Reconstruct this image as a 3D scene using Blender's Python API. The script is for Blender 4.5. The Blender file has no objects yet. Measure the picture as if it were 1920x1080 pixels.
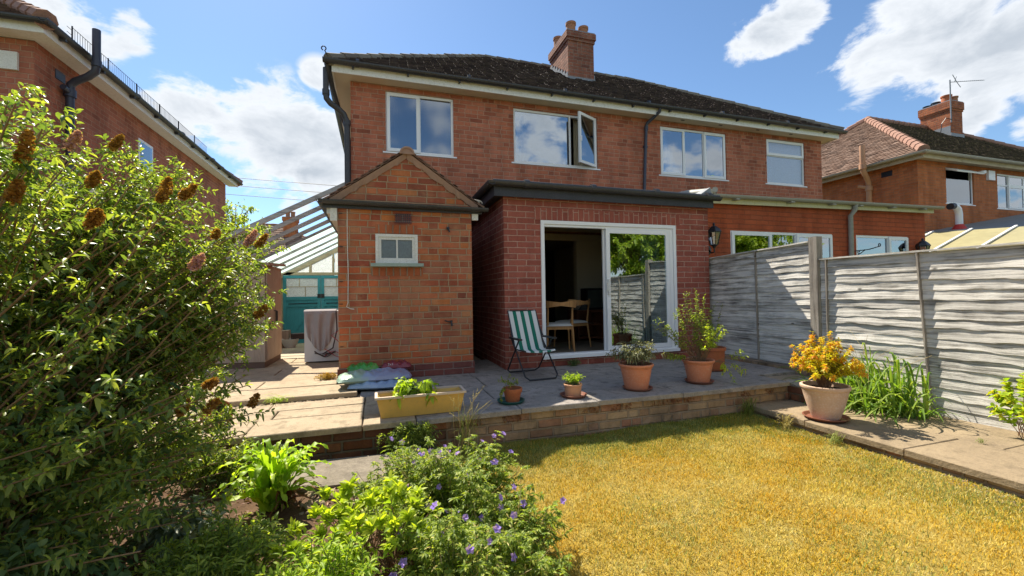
import bpy, math, random
import numpy as np
from mathutils import Vector, Matrix
R = math.radians
scene = bpy.context.scene
COL = scene.collection
rng = np.random.default_rng(7)
random.seed(7)

# ------------------------------------------------------------ camera
CAM = (0.0, 0.0, 1.0)
def cam_matrix(yaw, pitch, roll):
    fwd = Vector((math.sin(yaw)*math.cos(pitch), math.cos(yaw)*math.cos(pitch), math.sin(pitch)))
    r = Vector((math.cos(yaw), -math.sin(yaw), 0)); u = r.cross(fwd)
    r2 = r*math.cos(roll) + u*math.sin(roll); u2 = -r*math.sin(roll) + u*math.cos(roll)
    m = Matrix((r2, u2, -fwd)).transposed().to_4x4(); m.translation = Vector(CAM)
    return m
cd = bpy.data.cameras.new('camera'); cam = bpy.data.objects.new('camera', cd); COL.objects.link(cam)
cam.matrix_world = cam_matrix(R(17.6), R(1.05), R(-.93))
cd.sensor_width = 36; cd.lens = 800/1920*36; cd.clip_start = .05; cd.clip_end = 3000
scene.camera = cam

# ------------------------------------------------------------ light and sky
SUN = Vector((-.33, 1.0, 1.36)).normalized()
SUN_EL = math.asin(SUN.z); SUN_ROT = math.atan2(SUN.x, SUN.y)
sl = bpy.data.lights.new('sun', 'SUN'); sl.energy = 4.5; sl.angle = R(.5); sl.color = (1.0, .92, .78)
so = bpy.data.objects.new('sun', sl); COL.objects.link(so)
so.rotation_euler = SUN.to_track_quat('Z', 'Y').to_euler(); so.location = (0, 0, 20)
scene.view_settings.view_transform = 'Standard'; scene.view_settings.look = 'None'
scene.view_settings.exposure = 1.18; scene.view_settings.gamma = 1
world = bpy.data.worlds.new('World'); scene.world = world; world.use_nodes = True

class NT:
    """tiny node-graph helper"""
    def __init__(s, tree): s.t = tree; s.n = tree.nodes; s.l = tree.links
    def node(s, typ, ins=None, **kw):
        nd = s.n.new(typ)
        for k, v in kw.items(): setattr(nd, k, v)
        for k, v in (ins or {}).items():
            if isinstance(v, bpy.types.NodeSocket): s.l.new(v, nd.inputs[k])
            else: nd.inputs[k].default_value = v
        return nd
    def math(s, op, a, b=None, c=None, clamp=False):
        nd = s.n.new('ShaderNodeMath'); nd.operation = op; nd.use_clamp = clamp
        for i, v in enumerate((a, b, c)):
            if v is None: continue
            if isinstance(v, bpy.types.NodeSocket): s.l.new(v, nd.inputs[i])
            else: nd.inputs[i].default_value = v
        return nd.outputs[0]
    def mix(s, f, a, b, blend='MIX'):
        nd = s.n.new('ShaderNodeMix'); nd.data_type = 'RGBA'; nd.blend_type = blend
        for k, v in ((0, f), (6, a), (7, b)):
            if isinstance(v, bpy.types.NodeSocket): s.l.new(v, nd.inputs[k])
            else: nd.inputs[k].default_value = v if k == 0 else (tuple(v)+(1,))[:4]
        return nd.outputs[2]
    def ramp(s, f, stops, interp='LINEAR'):
        nd = s.n.new('ShaderNodeValToRGB'); cr = nd.color_ramp; cr.interpolation = interp
        while len(cr.elements) < len(stops): cr.elements.new(.5)
        for e, (p, c) in zip(cr.elements, stops):
            e.position = p; e.color = (tuple(c)+(1,))[:4] if not isinstance(c, (int, float)) else (c, c, c, 1)
        s.l.new(f, nd.inputs[0]); return nd.outputs[0]
    def noise(s, vec, scale, detail=4, rough=.55, dist=0.0):
        nd = s.node('ShaderNodeTexNoise', {'Scale': scale, 'Detail': detail, 'Roughness': rough, 'Distortion': dist})
        s.l.new(vec, nd.inputs['Vector']); return nd.outputs['Fac']

def build_world():
    w = NT(world.node_tree); w.n.clear()
    sky = w.node('ShaderNodeTexSky', sky_type='NISHITA', sun_disc=False, sun_elevation=SUN_EL, sun_rotation=SUN_ROT,
                 air_density=1.0, dust_density=.25, ozone_density=3.5)
    tc = w.node('ShaderNodeTexCoord').outputs['Generated']
    # clouds: soft blobs around sky directions, broken up by fractal noise
    def d(px, py):
        v = Vector(((px-960)/800, -(py-540)/800, -1)).normalized()
        return cam_matrix(R(17.6), R(1.05), R(-.93)).to_3x3() @ v
    blobs = [((130, 25), .09, 1.0), ((235, 50), .05, .9), ((40, 10), .08, .9), ((350, 220), .085, 1.15), ((290, 190), .045, .8),
             ((520, 245), .12, 1.35), ((600, 290), .115, 1.3), ((430, 260), .085, 1.1), ((597, 145), .045, .95), ((470, 320), .09, .75), ((560, 390), .06, .7), ((380, 360), .08, .7),
             ((1440, 60), .075, 1.0), ((1385, 100), .045, .95), ((1500, 20), .07, 1.0), ((1400, 95), .04, .9), ((1640, 120), .085, 1.1), ((1800, 75), .115, 1.1), ((1720, 100), .10, 1.0),
             ((1900, 80), .12, 1.15), ((1700, 30), .07, .9), ((1590, 140), .05, .8), ((1850, 205), .045, 1.0), ((1815, 240), .04, .95), ((1915, 240), .03, .8)]
    acc = None
    for (p, rad, wt) in blobs:
        dist = w.node('ShaderNodeVectorMath', {0: tc, 1: d(*p)}, operation='DISTANCE').outputs['Value']
        b = w.node('ShaderNodeMapRange', {'Value': dist, 'From Min': rad*1.35, 'From Max': rad*.15, 'To Min': 0.0, 'To Max': wt}, interpolation_type='SMOOTHSTEP').outputs[0]
        acc = b if acc is None else w.math('MAXIMUM', acc, b)
    # clouds over the rest of the sky (behind the viewer): plain noise
    sep = w.node('ShaderNodeSeparateXYZ', {0: tc})
    back = w.node('ShaderNodeMapRange', {'Value': sep.outputs[1], 'From Min': .05, 'From Max': -.25, 'To Min': 0.0, 'To Max': .62}).outputs[0]
    n0 = w.noise(tc, 2.3, 2, .5)
    backn = w.math('MULTIPLY', back, w.math('MULTIPLY', n0, 1.9))
    acc = w.math('MAXIMUM', acc, backn)
    mp = w.node('ShaderNodeMapping', {'Vector': tc, 'Scale': (1, 1, 1.9)}).outputs[0]
    n1 = w.noise(mp, 8.5, 10, .62, .3); n2 = w.noise(mp, 3.2, 3, .5)
    dens = w.math('ADD', acc, w.math('MULTIPLY', w.math('SUBTRACT', n1, .5), 2.5))
    dens = w.math('ADD', dens, w.math('MULTIPLY', w.math('SUBTRACT', n2, .5), .5))
    gate = w.node('ShaderNodeMapRange', {'Value': acc, 'From Min': .18, 'From Max': .5, 'To Min': 0.0, 'To Max': 1.0}).outputs[0]
    mask = w.node('ShaderNodeMapRange', {'Value': dens, 'From Min': .46, 'From Max': .86, 'To Min': 0.0, 'To Max': 1.0}, interpolation_type='SMOOTHSTEP').outputs[0]
    mask = w.math('MULTIPLY', mask, gate)
    shade = w.node('ShaderNodeMapRange', {'Value': dens, 'From Min': .55, 'From Max': 1.5, 'To Min': 0.0, 'To Max': 1.0}).outputs[0]
    n3 = w.noise(mp, 6.0, 5, .55)
    shade = w.math('MULTIPLY', shade, w.math('MULTIPLY', n3, 1.7), clamp=True)
    ccol = w.mix(shade, CLOUD_HI, CLOUD_LO)
    skyc = w.node('ShaderNodeVectorMath', {0: sky.outputs[0], 1: SKY_TINT}, operation='MULTIPLY').outputs[0]
    # clouds laid over the tinted sky
    out = w.mix(mask, skyc, ccol)
    bg = w.node('ShaderNodeBackground', {'Color': out, 'Strength': .08})
    w.node('ShaderNodeOutputWorld', {'Surface': bg.outputs[0]})
CLOUD_HI = (5.8, 6.0, 6.25); CLOUD_LO = (3.2, 3.55, 4.0); SKY_TINT = (.82, .90, .93)
build_world()

# ------------------------------------------------------------ materials
def new_mat(name):
    m = bpy.data.materials.new(name); m.use_nodes = True; nt = NT(m.node_tree); nt.n.clear()
    out = nt.node('ShaderNodeOutputMaterial'); return m, nt, out
def finish(nt, out, col, rough=.7, spec=.3, metal=0.0, bump=None, bstr=.3, bdist=.01):
    ins = {'Base Color': col if isinstance(col, bpy.types.NodeSocket) else (tuple(col)+(1,))[:4],
           'Roughness': rough, 'Specular IOR Level': spec, 'Metallic': metal}
    p = nt.node('ShaderNodeBsdfPrincipled', ins)
    if bump is not None:
        b = nt.node('ShaderNodeBump', {'Height': bump, 'Strength': bstr, 'Distance': bdist}); nt.l.new(b.outputs[0], p.inputs['Normal'])
    nt.l.new(p.outputs[0], out.inputs[0]); return p
def pos(nt): return nt.node('ShaderNodeNewGeometry').outputs['Position']
def plain(name, c, rough=.6, spec=.3, var=.15, scale=9, metal=0.0, bstr=.15, dirt=None, streak=(1, 1, 1)):
    """painted or plastic surface with mild dirt and tone variation"""
    m, nt, out = new_mat(name); P = nt.node('ShaderNodeMapping', {'Vector': pos(nt), 'Scale': streak}).outputs[0]
    n = nt.noise(P, scale, 6, .65); n2 = nt.noise(P, scale*6, 4, .6)
    lo = [v*(1-var) for v in c]; hi = [min(1, v*(1+var)) for v in c]
    col = nt.mix(n, lo, hi)
    if dirt: col = nt.mix(nt.ramp(n2, [(.5, 0.0), (.75, .6)]), col, dirt)
    finish(nt, out, col, rough, spec, metal, n2, bstr, .004); return m

def brick_mat(name, cols, mortar, h, w, mw=.011, split=.0, soldier=False, stain=None, bumpd=.006, fade=.35, rough=.88, mix=.75):
    """bricks laid in world space: u runs along the wall, v up it; every brick draws its own colour"""
    m, nt, out = new_mat(name)
    g = nt.node('ShaderNodeNewGeometry'); P = g.outputs['Position']; N = g.outputs['True Normal']
    sp = nt.node('ShaderNodeSeparateXYZ', {0: P}); sn = nt.node('ShaderNodeSeparateXYZ', {0: N})
    fx = nt.math('GREATER_THAN', nt.math('ABSOLUTE', sn.outputs[0]), .6)
    u = nt.math('ADD', nt.math('MULTIPLY', sp.outputs[0], nt.math('SUBTRACT', 1.0, fx)), nt.math('MULTIPLY', sp.outputs[1], fx))
    v = sp.outputs[2]
    wob = nt.noise(P, 14, 2, .5)
    u = nt.math('ADD', u, nt.math('MULTIPLY', nt.math('SUBTRACT', wob, .5), .012)); v = nt.math('ADD', v, nt.math('MULTIPLY', nt.math('SUBTRACT', nt.noise(P, 11, 2, .5), .5), .009))
    u = nt.math('ADD', u, 50.03); v = nt.math('ADD', v, 10.0)
    if soldier: u, v = v, u
    vr = nt.math('DIVIDE', v, h); row = nt.math('FLOOR', vr); fv = nt.math('FRACT', vr)
    odd = nt.math('MODULO', row, 2.0)
    rowoff = nt.node('ShaderNodeTexWhiteNoise', {'W': row}, noise_dimensions='1D').outputs['Value']
    ur = nt.math('ADD', nt.math('DIVIDE', u, w), nt.math('ADD', nt.math('MULTIPLY', odd, .5), nt.math('MULTIPLY', rowoff, 0 if split == 0 else .3)))
    cell = nt.math('FLOOR', ur)
    cv = nt.node('ShaderNodeCombineXYZ', {0: cell, 1: row, 2: 3.0}).outputs[0]
    sel = nt.math('LESS_THAN', nt.node('ShaderNodeTexWhiteNoise', {'Vector': cv}).outputs['Value'], split)
    k = nt.math('ADD', 1.0, sel)
    uu = nt.math('MULTIPLY', ur, k); fu = nt.math('FRACT', uu); cell2 = nt.math('FLOOR', uu)
    wk = nt.math('DIVIDE', w, k)
    du = nt.math('MULTIPLY', nt.math('MINIMUM', fu, nt.math('SUBTRACT', 1.0, fu)), wk)
    dv = nt.math('MULTIPLY', nt.math('MINIMUM', fv, nt.math('SUBTRACT', 1.0, fv)), h)
    e = nt.math('MINIMUM', du, dv)
    n_edge = nt.noise(P, 70, 3, .6)
    e = nt.math('ADD', e, nt.math('MULTIPLY', nt.math('SUBTRACT', n_edge, .5), .008))
    mask = nt.node('ShaderNodeMapRange', {'Value': e, 'From Min': mw*.5-.0015, 'From Max': mw*.5+.003}).outputs[0]
    cid = nt.node('ShaderNodeCombineXYZ', {0: cell2, 1: row, 2: k}).outputs[0]
    rnd = nt.node('ShaderNodeTexWhiteNoise', {'Vector': cid}).outputs['Value']
    st = [((i+.0)/max(1, len(cols)-1), c) for i, c in enumerate(cols)]
    bc = nt.ramp(rnd, st)
    n1 = nt.noise(P, 38, 5, .7); bc = nt.mix(mix*.6, bc, nt.ramp(n1, [(.25, .45), (.75, 1.0)]), 'MULTIPLY')
    big = nt.noise(P, 1.6, 3, .5)
    bc = nt.mix(nt.math('MULTIPLY', nt.ramp(big, [(.35, 0.0), (.75, 1.0)]), fade), bc, cols[-1])
    mc = nt.mix(n1, [c*.8 for c in mortar], mortar)
    smear = nt.ramp(nt.noise(P, 7, 5, .65), [(.55, 0.0), (.8, .55)])
    bc = nt.mix(smear, bc, nt.mix(.5, mortar, cols[len(cols)//2]))
    col = nt.mix(mask, mc, bc)
    stk = nt.noise(nt.node('ShaderNodeMapping', {'Vector': P, 'Scale': (2.2, 2.2, .5)}).outputs[0], 1.6, 6, .65)
    col = nt.mix(.8, col, nt.ramp(stk, [(.34, .62), (.58, 1.0)]), 'MULTIPLY')
    if stain: col = nt.mix(nt.math('MULTIPLY', nt.ramp(nt.noise(P, 2.3, 5, .6), [(.5, 0.0), (.72, 1.0)]), stain[1]), col, stain[0])
    hgt = nt.math('ADD', mask, nt.math('MULTIPLY', n1, .35))
    finish(nt, out, col, rough, .2, 0.0, hgt, .9, bumpd*1.6); return m

def leaf_mat(name, c1, c2, c3=None, trans=.45, rough=.48, spec=.32):
    """leaves: every leaf draws its own green; light passes through"""
    m, nt, out = new_mat(name)
    r = nt.node('ShaderNodeNewGeometry').outputs['Random Per Island']
    st = [(0.0, c1), (.55, c2), (1.0, c3 or c2)]
    col = nt.ramp(r, st)
    p = nt.node('ShaderNodeBsdfPrincipled', {'Base Color': col, 'Roughness': rough, 'Specular IOR Level': spec})
    tcol = nt.node('ShaderNodeVectorMath', {0: col, 1: (1.5, 1.5, .5)}, operation='MULTIPLY').outputs[0]
    t = nt.node('ShaderNodeBsdfTranslucent', {'Color': tcol})
    mx = nt.node('ShaderNodeMixShader', {0: trans}); nt.l.new(p.outputs[0], mx.inputs[1]); nt.l.new(t.outputs[0], mx.inputs[2])
    nt.l.new(mx.outputs[0], out.inputs[0]); return m

def grass_mat(name, c1, c2, c3, warm, pale):
    m, nt, out = new_mat(name); g = nt.node('ShaderNodeNewGeometry'); P = g.outputs['Position']
    col = nt.ramp(g.outputs['Random Per Island'], [(0.0, c1), (.5, c2), (1.0, c3)])
    a = nt.ramp(nt.noise(P, 1.7, 4, .6, .5), [(.42, 0.0), (.62, 1.0)]); b = nt.ramp(nt.noise(P, 4.2, 4, .6, .3), [(.45, 0.0), (.7, .9)])
    col = nt.mix(a, col, warm); col = nt.mix(b, col, pale)
    col = nt.mix(.55, col, nt.ramp(g.outputs['Random Per Island'], [(0.0, .35), (.6, 1.0)]), 'MULTIPLY')
    p = nt.node('ShaderNodeBsdfPrincipled', {'Base Color': col, 'Roughness': .75, 'Specular IOR Level': .1}); t = nt.node('ShaderNodeBsdfTranslucent', {'Color': col})
    mx = nt.node('ShaderNodeMixShader', {0: .25}); nt.l.new(p.outputs[0], mx.inputs[1]); nt.l.new(t.outputs[0], mx.inputs[2]); nt.l.new(mx.outputs[0], out.inputs[0]); return m
def glass_mat(name, refl=.32, tint=(.75, .8, .82), rough=.015, frost=0.0):
    m, nt, out = new_mat(name)
    fr = nt.node('ShaderNodeFresnel', {'IOR': 1.5}).outputs[0]
    f = nt.math('ADD', refl, nt.math('MULTIPLY', fr, 1-refl), clamp=True)
    g = nt.node('ShaderNodeBsdfGlossy', {'Color': (.86, .92, .97, 1), 'Roughness': rough})
    wv = nt.noise(pos(nt), 1.1, 1, .4)
    b = nt.node('ShaderNodeBump', {'Height': wv, 'Strength': .12, 'Distance': .03}); nt.l.new(b.outputs[0], g.inputs['Normal'])
    if frost:
        nn = nt.noise(pos(nt), 38, 5, .8)
        t = nt.node('ShaderNodeBsdfTranslucent', {'Color': nt.mix(nt.ramp(nn, [(.35, 0.0), (.65, 1.0)]), [v*.55 for v in tint], tint)})
        d = nt.node('ShaderNodeBsdfDiffuse', {'Color': nt.mix(nt.ramp(nn, [(.35, 0.0), (.65, 1.0)]), [v*.5 for v in tint], tint)})
        t2 = nt.node('ShaderNodeMixShader', {0: .5}); nt.l.new(t.outputs[0], t2.inputs[1]); nt.l.new(d.outputs[0], t2.inputs[2]); t = t2
        bb = nt.node('ShaderNodeBump', {'Height': nn, 'Strength': .5, 'Distance': .01}); nt.l.new(bb.outputs[0], g.inputs['Normal'])
    else:
        t = nt.node('ShaderNodeBsdfTransparent', {'Color': tuple(tint)+(1,)})
    mx = nt.node('ShaderNodeMixShader', {0: f}); nt.l.new(t.outputs[0], mx.inputs[1]); nt.l.new(g.outputs[0], mx.inputs[2])
    nt.l.new(mx.outputs[0], out.inputs[0]); return m

def wood_mat(name, c_lo, c_hi, axis='Y', rough=.8, knots=True, gscale=1.0):
    m, nt, out = new_mat(name)
    sc = {'X': (.35, 9, 9), 'Y': (9, .35, 9), 'Z': (9, 9, .35)}[axis]
    P = pos(nt); isl = nt.node('ShaderNodeNewGeometry').outputs['Random Per Island']
    off = nt.node('ShaderNodeCombineXYZ', {0: nt.math('MULTIPLY', isl, 37.0), 1: nt.math('MULTIPLY', isl, 11.0), 2: nt.math('MULTIPLY', isl, 23.0)}).outputs[0]
    P2 = nt.node('ShaderNodeVectorMath', {0: P, 1: off}, operation='ADD').outputs[0]
    mp = nt.node('ShaderNodeMapping', {'Vector': P2, 'Scale': tuple(v*gscale for v in sc)}).outputs[0]
    g = nt.noise(mp, 4.5, 8, .72, .4); n2 = nt.noise(P2, 3.0, 4, .6)
    f = nt.math('ADD', nt.math('MULTIPLY', g, .75), nt.math('MULTIPLY', n2, .35))
    col = nt.ramp(f, [(.40, c_lo), (.60, c_hi), (.8, [min(.9, v*1.06) for v in c_hi])])
    col = nt.mix(nt.math('MULTIPLY', isl, .35), col, c_lo)
    if knots:
        vo = nt.node('ShaderNodeTexVoronoi', {'Vector': nt.node('ShaderNodeMapping', {'Vector': P2, 'Scale': (1, .6, 1)}).outputs[0], 'Scale': 4.0}).outputs['Distance']
        col = nt.mix(nt.ramp(vo, [(.03, .85), (.075, 0.0)]), col, [v*.35 for v in c_lo])
    finish(nt, out, col, rough, .15, 0.0, g, .9, .010); return m

def stone_mat(name, lo, hi, rough=.9, grain=60, moss=None, big=2.5, bstr=.5, patch=.55):
    """weathered concrete slabs; every slab slightly different"""
    m, nt, out = new_mat(name); P = pos(nt)
    isl = nt.node('ShaderNodeNewGeometry').outputs['Random Per Island']
    n1 = nt.noise(P, big, 7, .7); n2 = nt.noise(P, grain, 4, .7); n3 = nt.noise(P, big*4, 5, .65)
    f = nt.math('ADD', nt.math('MULTIPLY', n1, .6), nt.math('MULTIPLY', n2, .4))
    col = nt.ramp(f, [(.33, lo), (.62, hi)])
    col = nt.mix(nt.math('MULTIPLY', isl, .5), col, [a*.55+b*.45 for a, b in zip(lo, hi)])
    col = nt.mix(nt.ramp(n3, [(patch, 0.0), (patch+.2, .5)]), col, [v*.6 for v in lo])
    col = nt.mix(nt.ramp(nt.noise(P, 160, 2, .5), [(.62, 0.0), (.7, .35)]), col, [v*.4 for v in lo])
    if moss: col = nt.mix(nt.ramp(nt.noise(P, 5, 6, .7), [(.55, 0.0), (.7, .7)]), col, moss)
    finish(nt, out, col, rough, .2, 0.0, nt.math('ADD', n2, nt.math('MULTIPLY', n3, 1.5)), bstr, .006); return m

def tile_mat(name, cols, moss=None, mo=.35):
    m, nt, out = new_mat(name); P = pos(nt)
    isl = nt.node('ShaderNodeNewGeometry').outputs['Random Per Island']
    col = nt.ramp(isl, [(i/(len(cols)-1), c) for i, c in enumerate(cols)])
    n = nt.noise(P, 22, 5, .7); col = nt.mix(.5, col, nt.ramp(n, [(.3, .5), (.7, 1.0)]), 'MULTIPLY')
    if moss: col = nt.mix(nt.ramp(nt.noise(P, 9, 6, .75), [(.52, 0.0), (.62, mo*2)]), col, moss)
    finish(nt, out, col, .92, .2, 0.0, nt.noise(P, 40, 4, .7), .8, .012); return m

M = {}
M['brick_main'] = brick_mat('brick_main', [(.29, .09, .052), (.48, .15, .08), (.57, .19, .10), (.40, .135, .08), (.60, .22, .125), (.51, .17, .10)], (.60, .34, .23), .0825, .248, split=.16, fade=.45)
M['brick_out'] = brick_mat('brick_out', [(.20, .06, .04), (.52, .13, .055), (.63, .165, .06), (.30, .075, .045), (.60, .20, .06), (.40, .155, .10), (.52, .15, .065), (.34, .08, .045), (.47, .18, .10)], (.46, .31, .19), .0813, .245, split=.30, fade=.18, stain=((.40, .24, .13), .45), mw=.012)
M['brick_plinth'] = brick_mat('brick_plinth', [(.16, .05, .04), (.24, .08, .06), (.20, .07, .06)], (.30, .20, .17), .0813, .245, fade=.2)
M['brick_ext'] = brick_mat('brick_ext', [(.28, .080, .056), (.37, .110, .078), (.42, .130, .09), (.33, .095, .068)], (.58, .34, .26), .0833, .262, fade=.15, mw=.0105, bumpd=.006)
M['brick_soldier'] = brick_mat('brick_soldier', [(.30, .085, .06), (.37, .110, .078), (.42, .130, .09)], (.58, .34, .26), .0833, .262, soldier=True, fade=.15, mw=.0105)
M['soldier_out'] = brick_mat('soldier_out', [(.38, .11, .055), (.48, .13, .05), (.44, .14, .06)], (.36, .25, .17), .0833, .262, soldier=True, fade=.3, mw=.013)
M['brick_left'] = brick_mat('brick_left', [(.34, .115, .07), (.44, .15, .09), (.52, .19, .11), (.40, .15, .095)], (.52, .29, .19), .0825, .248, split=.15)
M['brick_right'] = brick_mat('brick_right', [(.44, .135, .05), (.56, .18, .06), (.62, .21, .08), (.50, .165, .07)], (.42, .22, .12), .0825, .248, split=.1)
M['brick_chim'] = brick_mat('brick_chim', [(.24, .09, .06), (.34, .13, .085), (.40, .17, .11), (.20, .08, .06)], (.33, .22, .17), .0825, .24, split=.2, mw=.014)
M['brick_chim_red'] = brick_mat('brick_chim_red', [(.30, .09, .045), (.42, .135, .06), (.48, .16, .07), (.26, .08, .045)], (.30, .18, .12), .0825, .24, split=.2, mw=.014)
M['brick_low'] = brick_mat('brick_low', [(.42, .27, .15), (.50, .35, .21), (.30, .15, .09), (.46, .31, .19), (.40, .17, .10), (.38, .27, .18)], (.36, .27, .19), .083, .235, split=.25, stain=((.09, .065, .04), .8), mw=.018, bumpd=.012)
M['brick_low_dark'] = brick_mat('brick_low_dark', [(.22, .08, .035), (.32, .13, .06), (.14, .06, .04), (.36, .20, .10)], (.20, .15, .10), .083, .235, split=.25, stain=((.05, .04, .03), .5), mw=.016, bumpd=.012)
M['render_red'] = brick_mat('render_red', [(.40, .088, .036), (.50, .115, .045), (.46, .10, .04), (.43, .11, .05)], (.36, .105, .05), .0833, .262, fade=.3, bumpd=.005, mix=.5)
M['mortar_verge'] = plain('mortar_verge', (.36, .23, .17), .95, .1, .25, 14, bstr=.6)
M['white'] = plain('white', (.80, .81, .82), .38, .5, .03, 3, bstr=.02)
M['white_old'] = plain('white_old', (.70, .69, .64), .6, .3, .12, 14, dirt=(.30, .26, .19), bstr=.3)
M['sill_green'] = plain('sill_green', (.30, .38, .33), .7, .3, .25, 20, dirt=(.15, .13, .1), bstr=.4)
M['fascia_cream'] = plain('fascia_cream', (.78, .77, .73), .5, .3, .06, 5, dirt=(.52, .49, .40))
M['soffit'] = plain('soffit', (.64, .57, .45), .7, .2, .08, 3)
M['fascia_yellow'] = plain('fascia_yellow', (.62, .58, .38), .6, .3, .15, 7, dirt=(.40, .42, .12), streak=(1, 1, .4))
M['gutter_dark'] = plain('gutter_dark', (.032, .033, .038), .45, .5, .5, 10, dirt=(.11, .10, .09))
M['pipe_blue'] = plain('pipe_blue', (.035, .040, .062), .4, .5, .3, 10)
M['felt_dark'] = plain('felt_dark', (.035, .038, .048), .55, .4, .5, 8, dirt=(.10, .09, .10), bstr=.6)
M['gutter_grey'] = plain('gutter_grey', (.34, .33, .29), .55, .4, .18, 8, dirt=(.2, .2, .12))
M['pipe_tan'] = plain('pipe_tan', (.46, .25, .14), .55, .4, .1, 6)
M['lead'] = plain('lead', (.20, .22, .25), .5, .5, .2, 9, bstr=.4)
M['pot_chim'] = plain('pot_chim', (.36, .17, .10), .8, .2, .3, 14, dirt=(.08, .07, .06))
M['tile_dark'] = tile_mat('tile_dark', [(.045, .034, .034), (.075, .056, .054), (.11, .082, .074), (.055, .042, .043)], (.20, .18, .14), .10)
M['tile_red'] = tile_mat('tile_red', [(.17, .105, .075), (.24, .155, .115), (.28, .19, .145), (.13, .085, .065)])
M['tile_brown'] = tile_mat('tile_brown', [(.16, .085, .06), (.24, .13, .09), (.30, .17, .12), (.13, .075, .055)], (.22, .19, .12), .2); M['tile_plain'] = tile_mat('tile_plain', [(.09, .055, .045), (.15, .09, .07), (.20, .12, .09), (.07, .045, .04)], (.15, .13, .08), .25)
M['tile_shade_moss'] = tile_mat('tile_shade_moss', [(.055, .045, .035), (.09, .07, .05), (.12, .09, .065), (.05, .04, .035)], (.16, .14, .08), .35)  # dark tones paint in the rear slope's shade, moss specks on top
M['ridge_red'] = tile_mat('ridge_red', [(.30, .17, .125), (.38, .22, .165), (.34, .20, .15)])
M['ridge_dark'] = tile_mat('ridge_dark', [(.20, .17, .14), (.26, .23, .18), (.15, .12, .10)])
M['glass'] = glass_mat('glass', .36, (.42, .50, .55)); M['glass_door'] = glass_mat('glass_door', .27, (.60, .68, .66), .004)
M['glass_dull'] = glass_mat('glass_dull', .24, (.30, .36, .42), .06); M['glass_small'] = glass_mat('glass_small', .10, (.10, .14, .13), .3, frost=1)
M['glass_pattern'] = glass_mat('glass_pattern', .28, (.20, .28, .38), .12, frost=1)
M['glass_cloudy'] = glass_mat('glass_cloudy', .10, (.92, .95, .96), .3, frost=1)
def sheet_glass():
    m, nt, out = new_mat('glass_roof'); n = nt.noise(pos(nt), 6, 4, .6); col = nt.mix(n, (.60, .82, .76), (.74, .90, .86))
    d = nt.node('ShaderNodeBsdfPrincipled', {'Base Color': col, 'Roughness': .3}); t = nt.node('ShaderNodeBsdfTranslucent', {'Color': col})
    mx = nt.node('ShaderNodeMixShader', {0: .62}); nt.l.new(d.outputs[0], mx.inputs[1]); nt.l.new(t.outputs[0], mx.inputs[2]); nt.l.new(mx.outputs[0], out.inputs[0]); return m
M['glass_roof'] = sheet_glass()
M['glass_lamp'] = glass_mat('glass_lamp', .15, (.8, .8, .78), .02)
M['black_metal'] = plain('black_metal', (.015, .016, .02), .4, .5, .3, 20)
M['fence_wood'] = wood_mat('fence_wood', (.11, .10, .085), (.82, .78, .71), 'Y')
M['post_wood'] = wood_mat('post_wood', (.12, .10, .085), (.38, .34, .29), 'Z')
M['rail_grey'] = wood_mat('rail_grey', (.17, .17, .17), (.46, .45, .43), 'X', knots=False)
M['cream_wood'] = wood_mat('cream_wood', (.32, .26, .17), (.56, .48, .34), 'X', knots=False)
M['teal'] = plain('teal', (.05, .30, .38), .55, .35, .22, 6, dirt=(.03, .17, .21), streak=(6, 6, .6))
M['teal_dark'] = plain('teal_dark', (.03, .12, .15), .55, .35, .2, 6)
M['cabinet'] = wood_mat('cabinet', (.30, .22, .165), (.42, .32, .245), 'Z', .6, knots=False)
M['cabinet_base'] = plain('cabinet_base', (.13, .08, .06), .8, .2, .2, 10)
M['slab_buff'] = stone_mat('slab_buff', (.27, .205, .13), (.50, .395, .27), moss=(.20, .16, .10), patch=.46, bstr=.8)
M['slab_grey'] = stone_mat('slab_grey', (.17, .155, .14), (.44, .39, .34), patch=.45, moss=(.10, .085, .07), bstr=.8)
M['slab_path'] = stone_mat('slab_path', (.17, .13, .085), (.38, .29, .18), patch=.48, grain=45, bstr=.8)
M['slab_edge'] = stone_mat('slab_edge', (.14, .115, .085), (.34, .29, .225), patch=.40, bstr=1.0)
M['sand'] = stone_mat('sand', (.26, .19, .12), (.42, .33, .23), grain=90, bstr=1.0)
M['drive'] = stone_mat('drive', (.30, .26, .18), (.46, .41, .31))
M['felt_roof'] = stone_mat('felt_roof', (.17, .18, .17), (.30, .30, .285), grain=120)
M['yellow_sheet'] = plain('yellow_sheet', (.36, .32, .17), .4, .4, .3, 2.5, dirt=(.26, .23, .12), streak=(1, .4, 1))
M['terracotta'] = plain('terracotta', (.58, .22, .12), .7, .25, .16, 10, dirt=(.60, .36, .25), bstr=.3); M['terracotta_pale'] = plain('terracotta_pale', (.58, .40, .29), .85, .15, .22, 11, dirt=(.70, .62, .54), bstr=.5)
M['terracotta_dark'] = plain('terracotta_dark', (.42, .13, .055), .7, .25, .25, 14, dirt=(.2, .09, .05)); M['terracotta_sand'] = plain('terracotta_sand', (.58, .30, .17), .7, .25, .18, 14)
M['saucer'] = plain('saucer', (.22, .085, .05), .5, .4, .15, 8); M['saucer_green'] = plain('saucer_green', (.02, .10, .085), .5, .4, .2, 8)
M['trough'] = plain('trough', (.64, .38, .09), .5, .4, .12, 6, dirt=(.46, .29, .10)); M['trough_rim'] = plain('trough_rim', (.64, .50, .38), .55, .3, .1, 9)
M['compost'] = plain('compost', (.045, .03, .02), .95, .1, .5, 40, bstr=1.0)
M['room_wall'] = plain('room_wall', (.56, .49, .37), .9, .1, .04, 2); M['room_dark'] = plain('room_dark', (.035, .03, .028), .9, .1, .1, 2)  # room_dark: near-black walls put the darkness of unlit rooms into the colour
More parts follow.
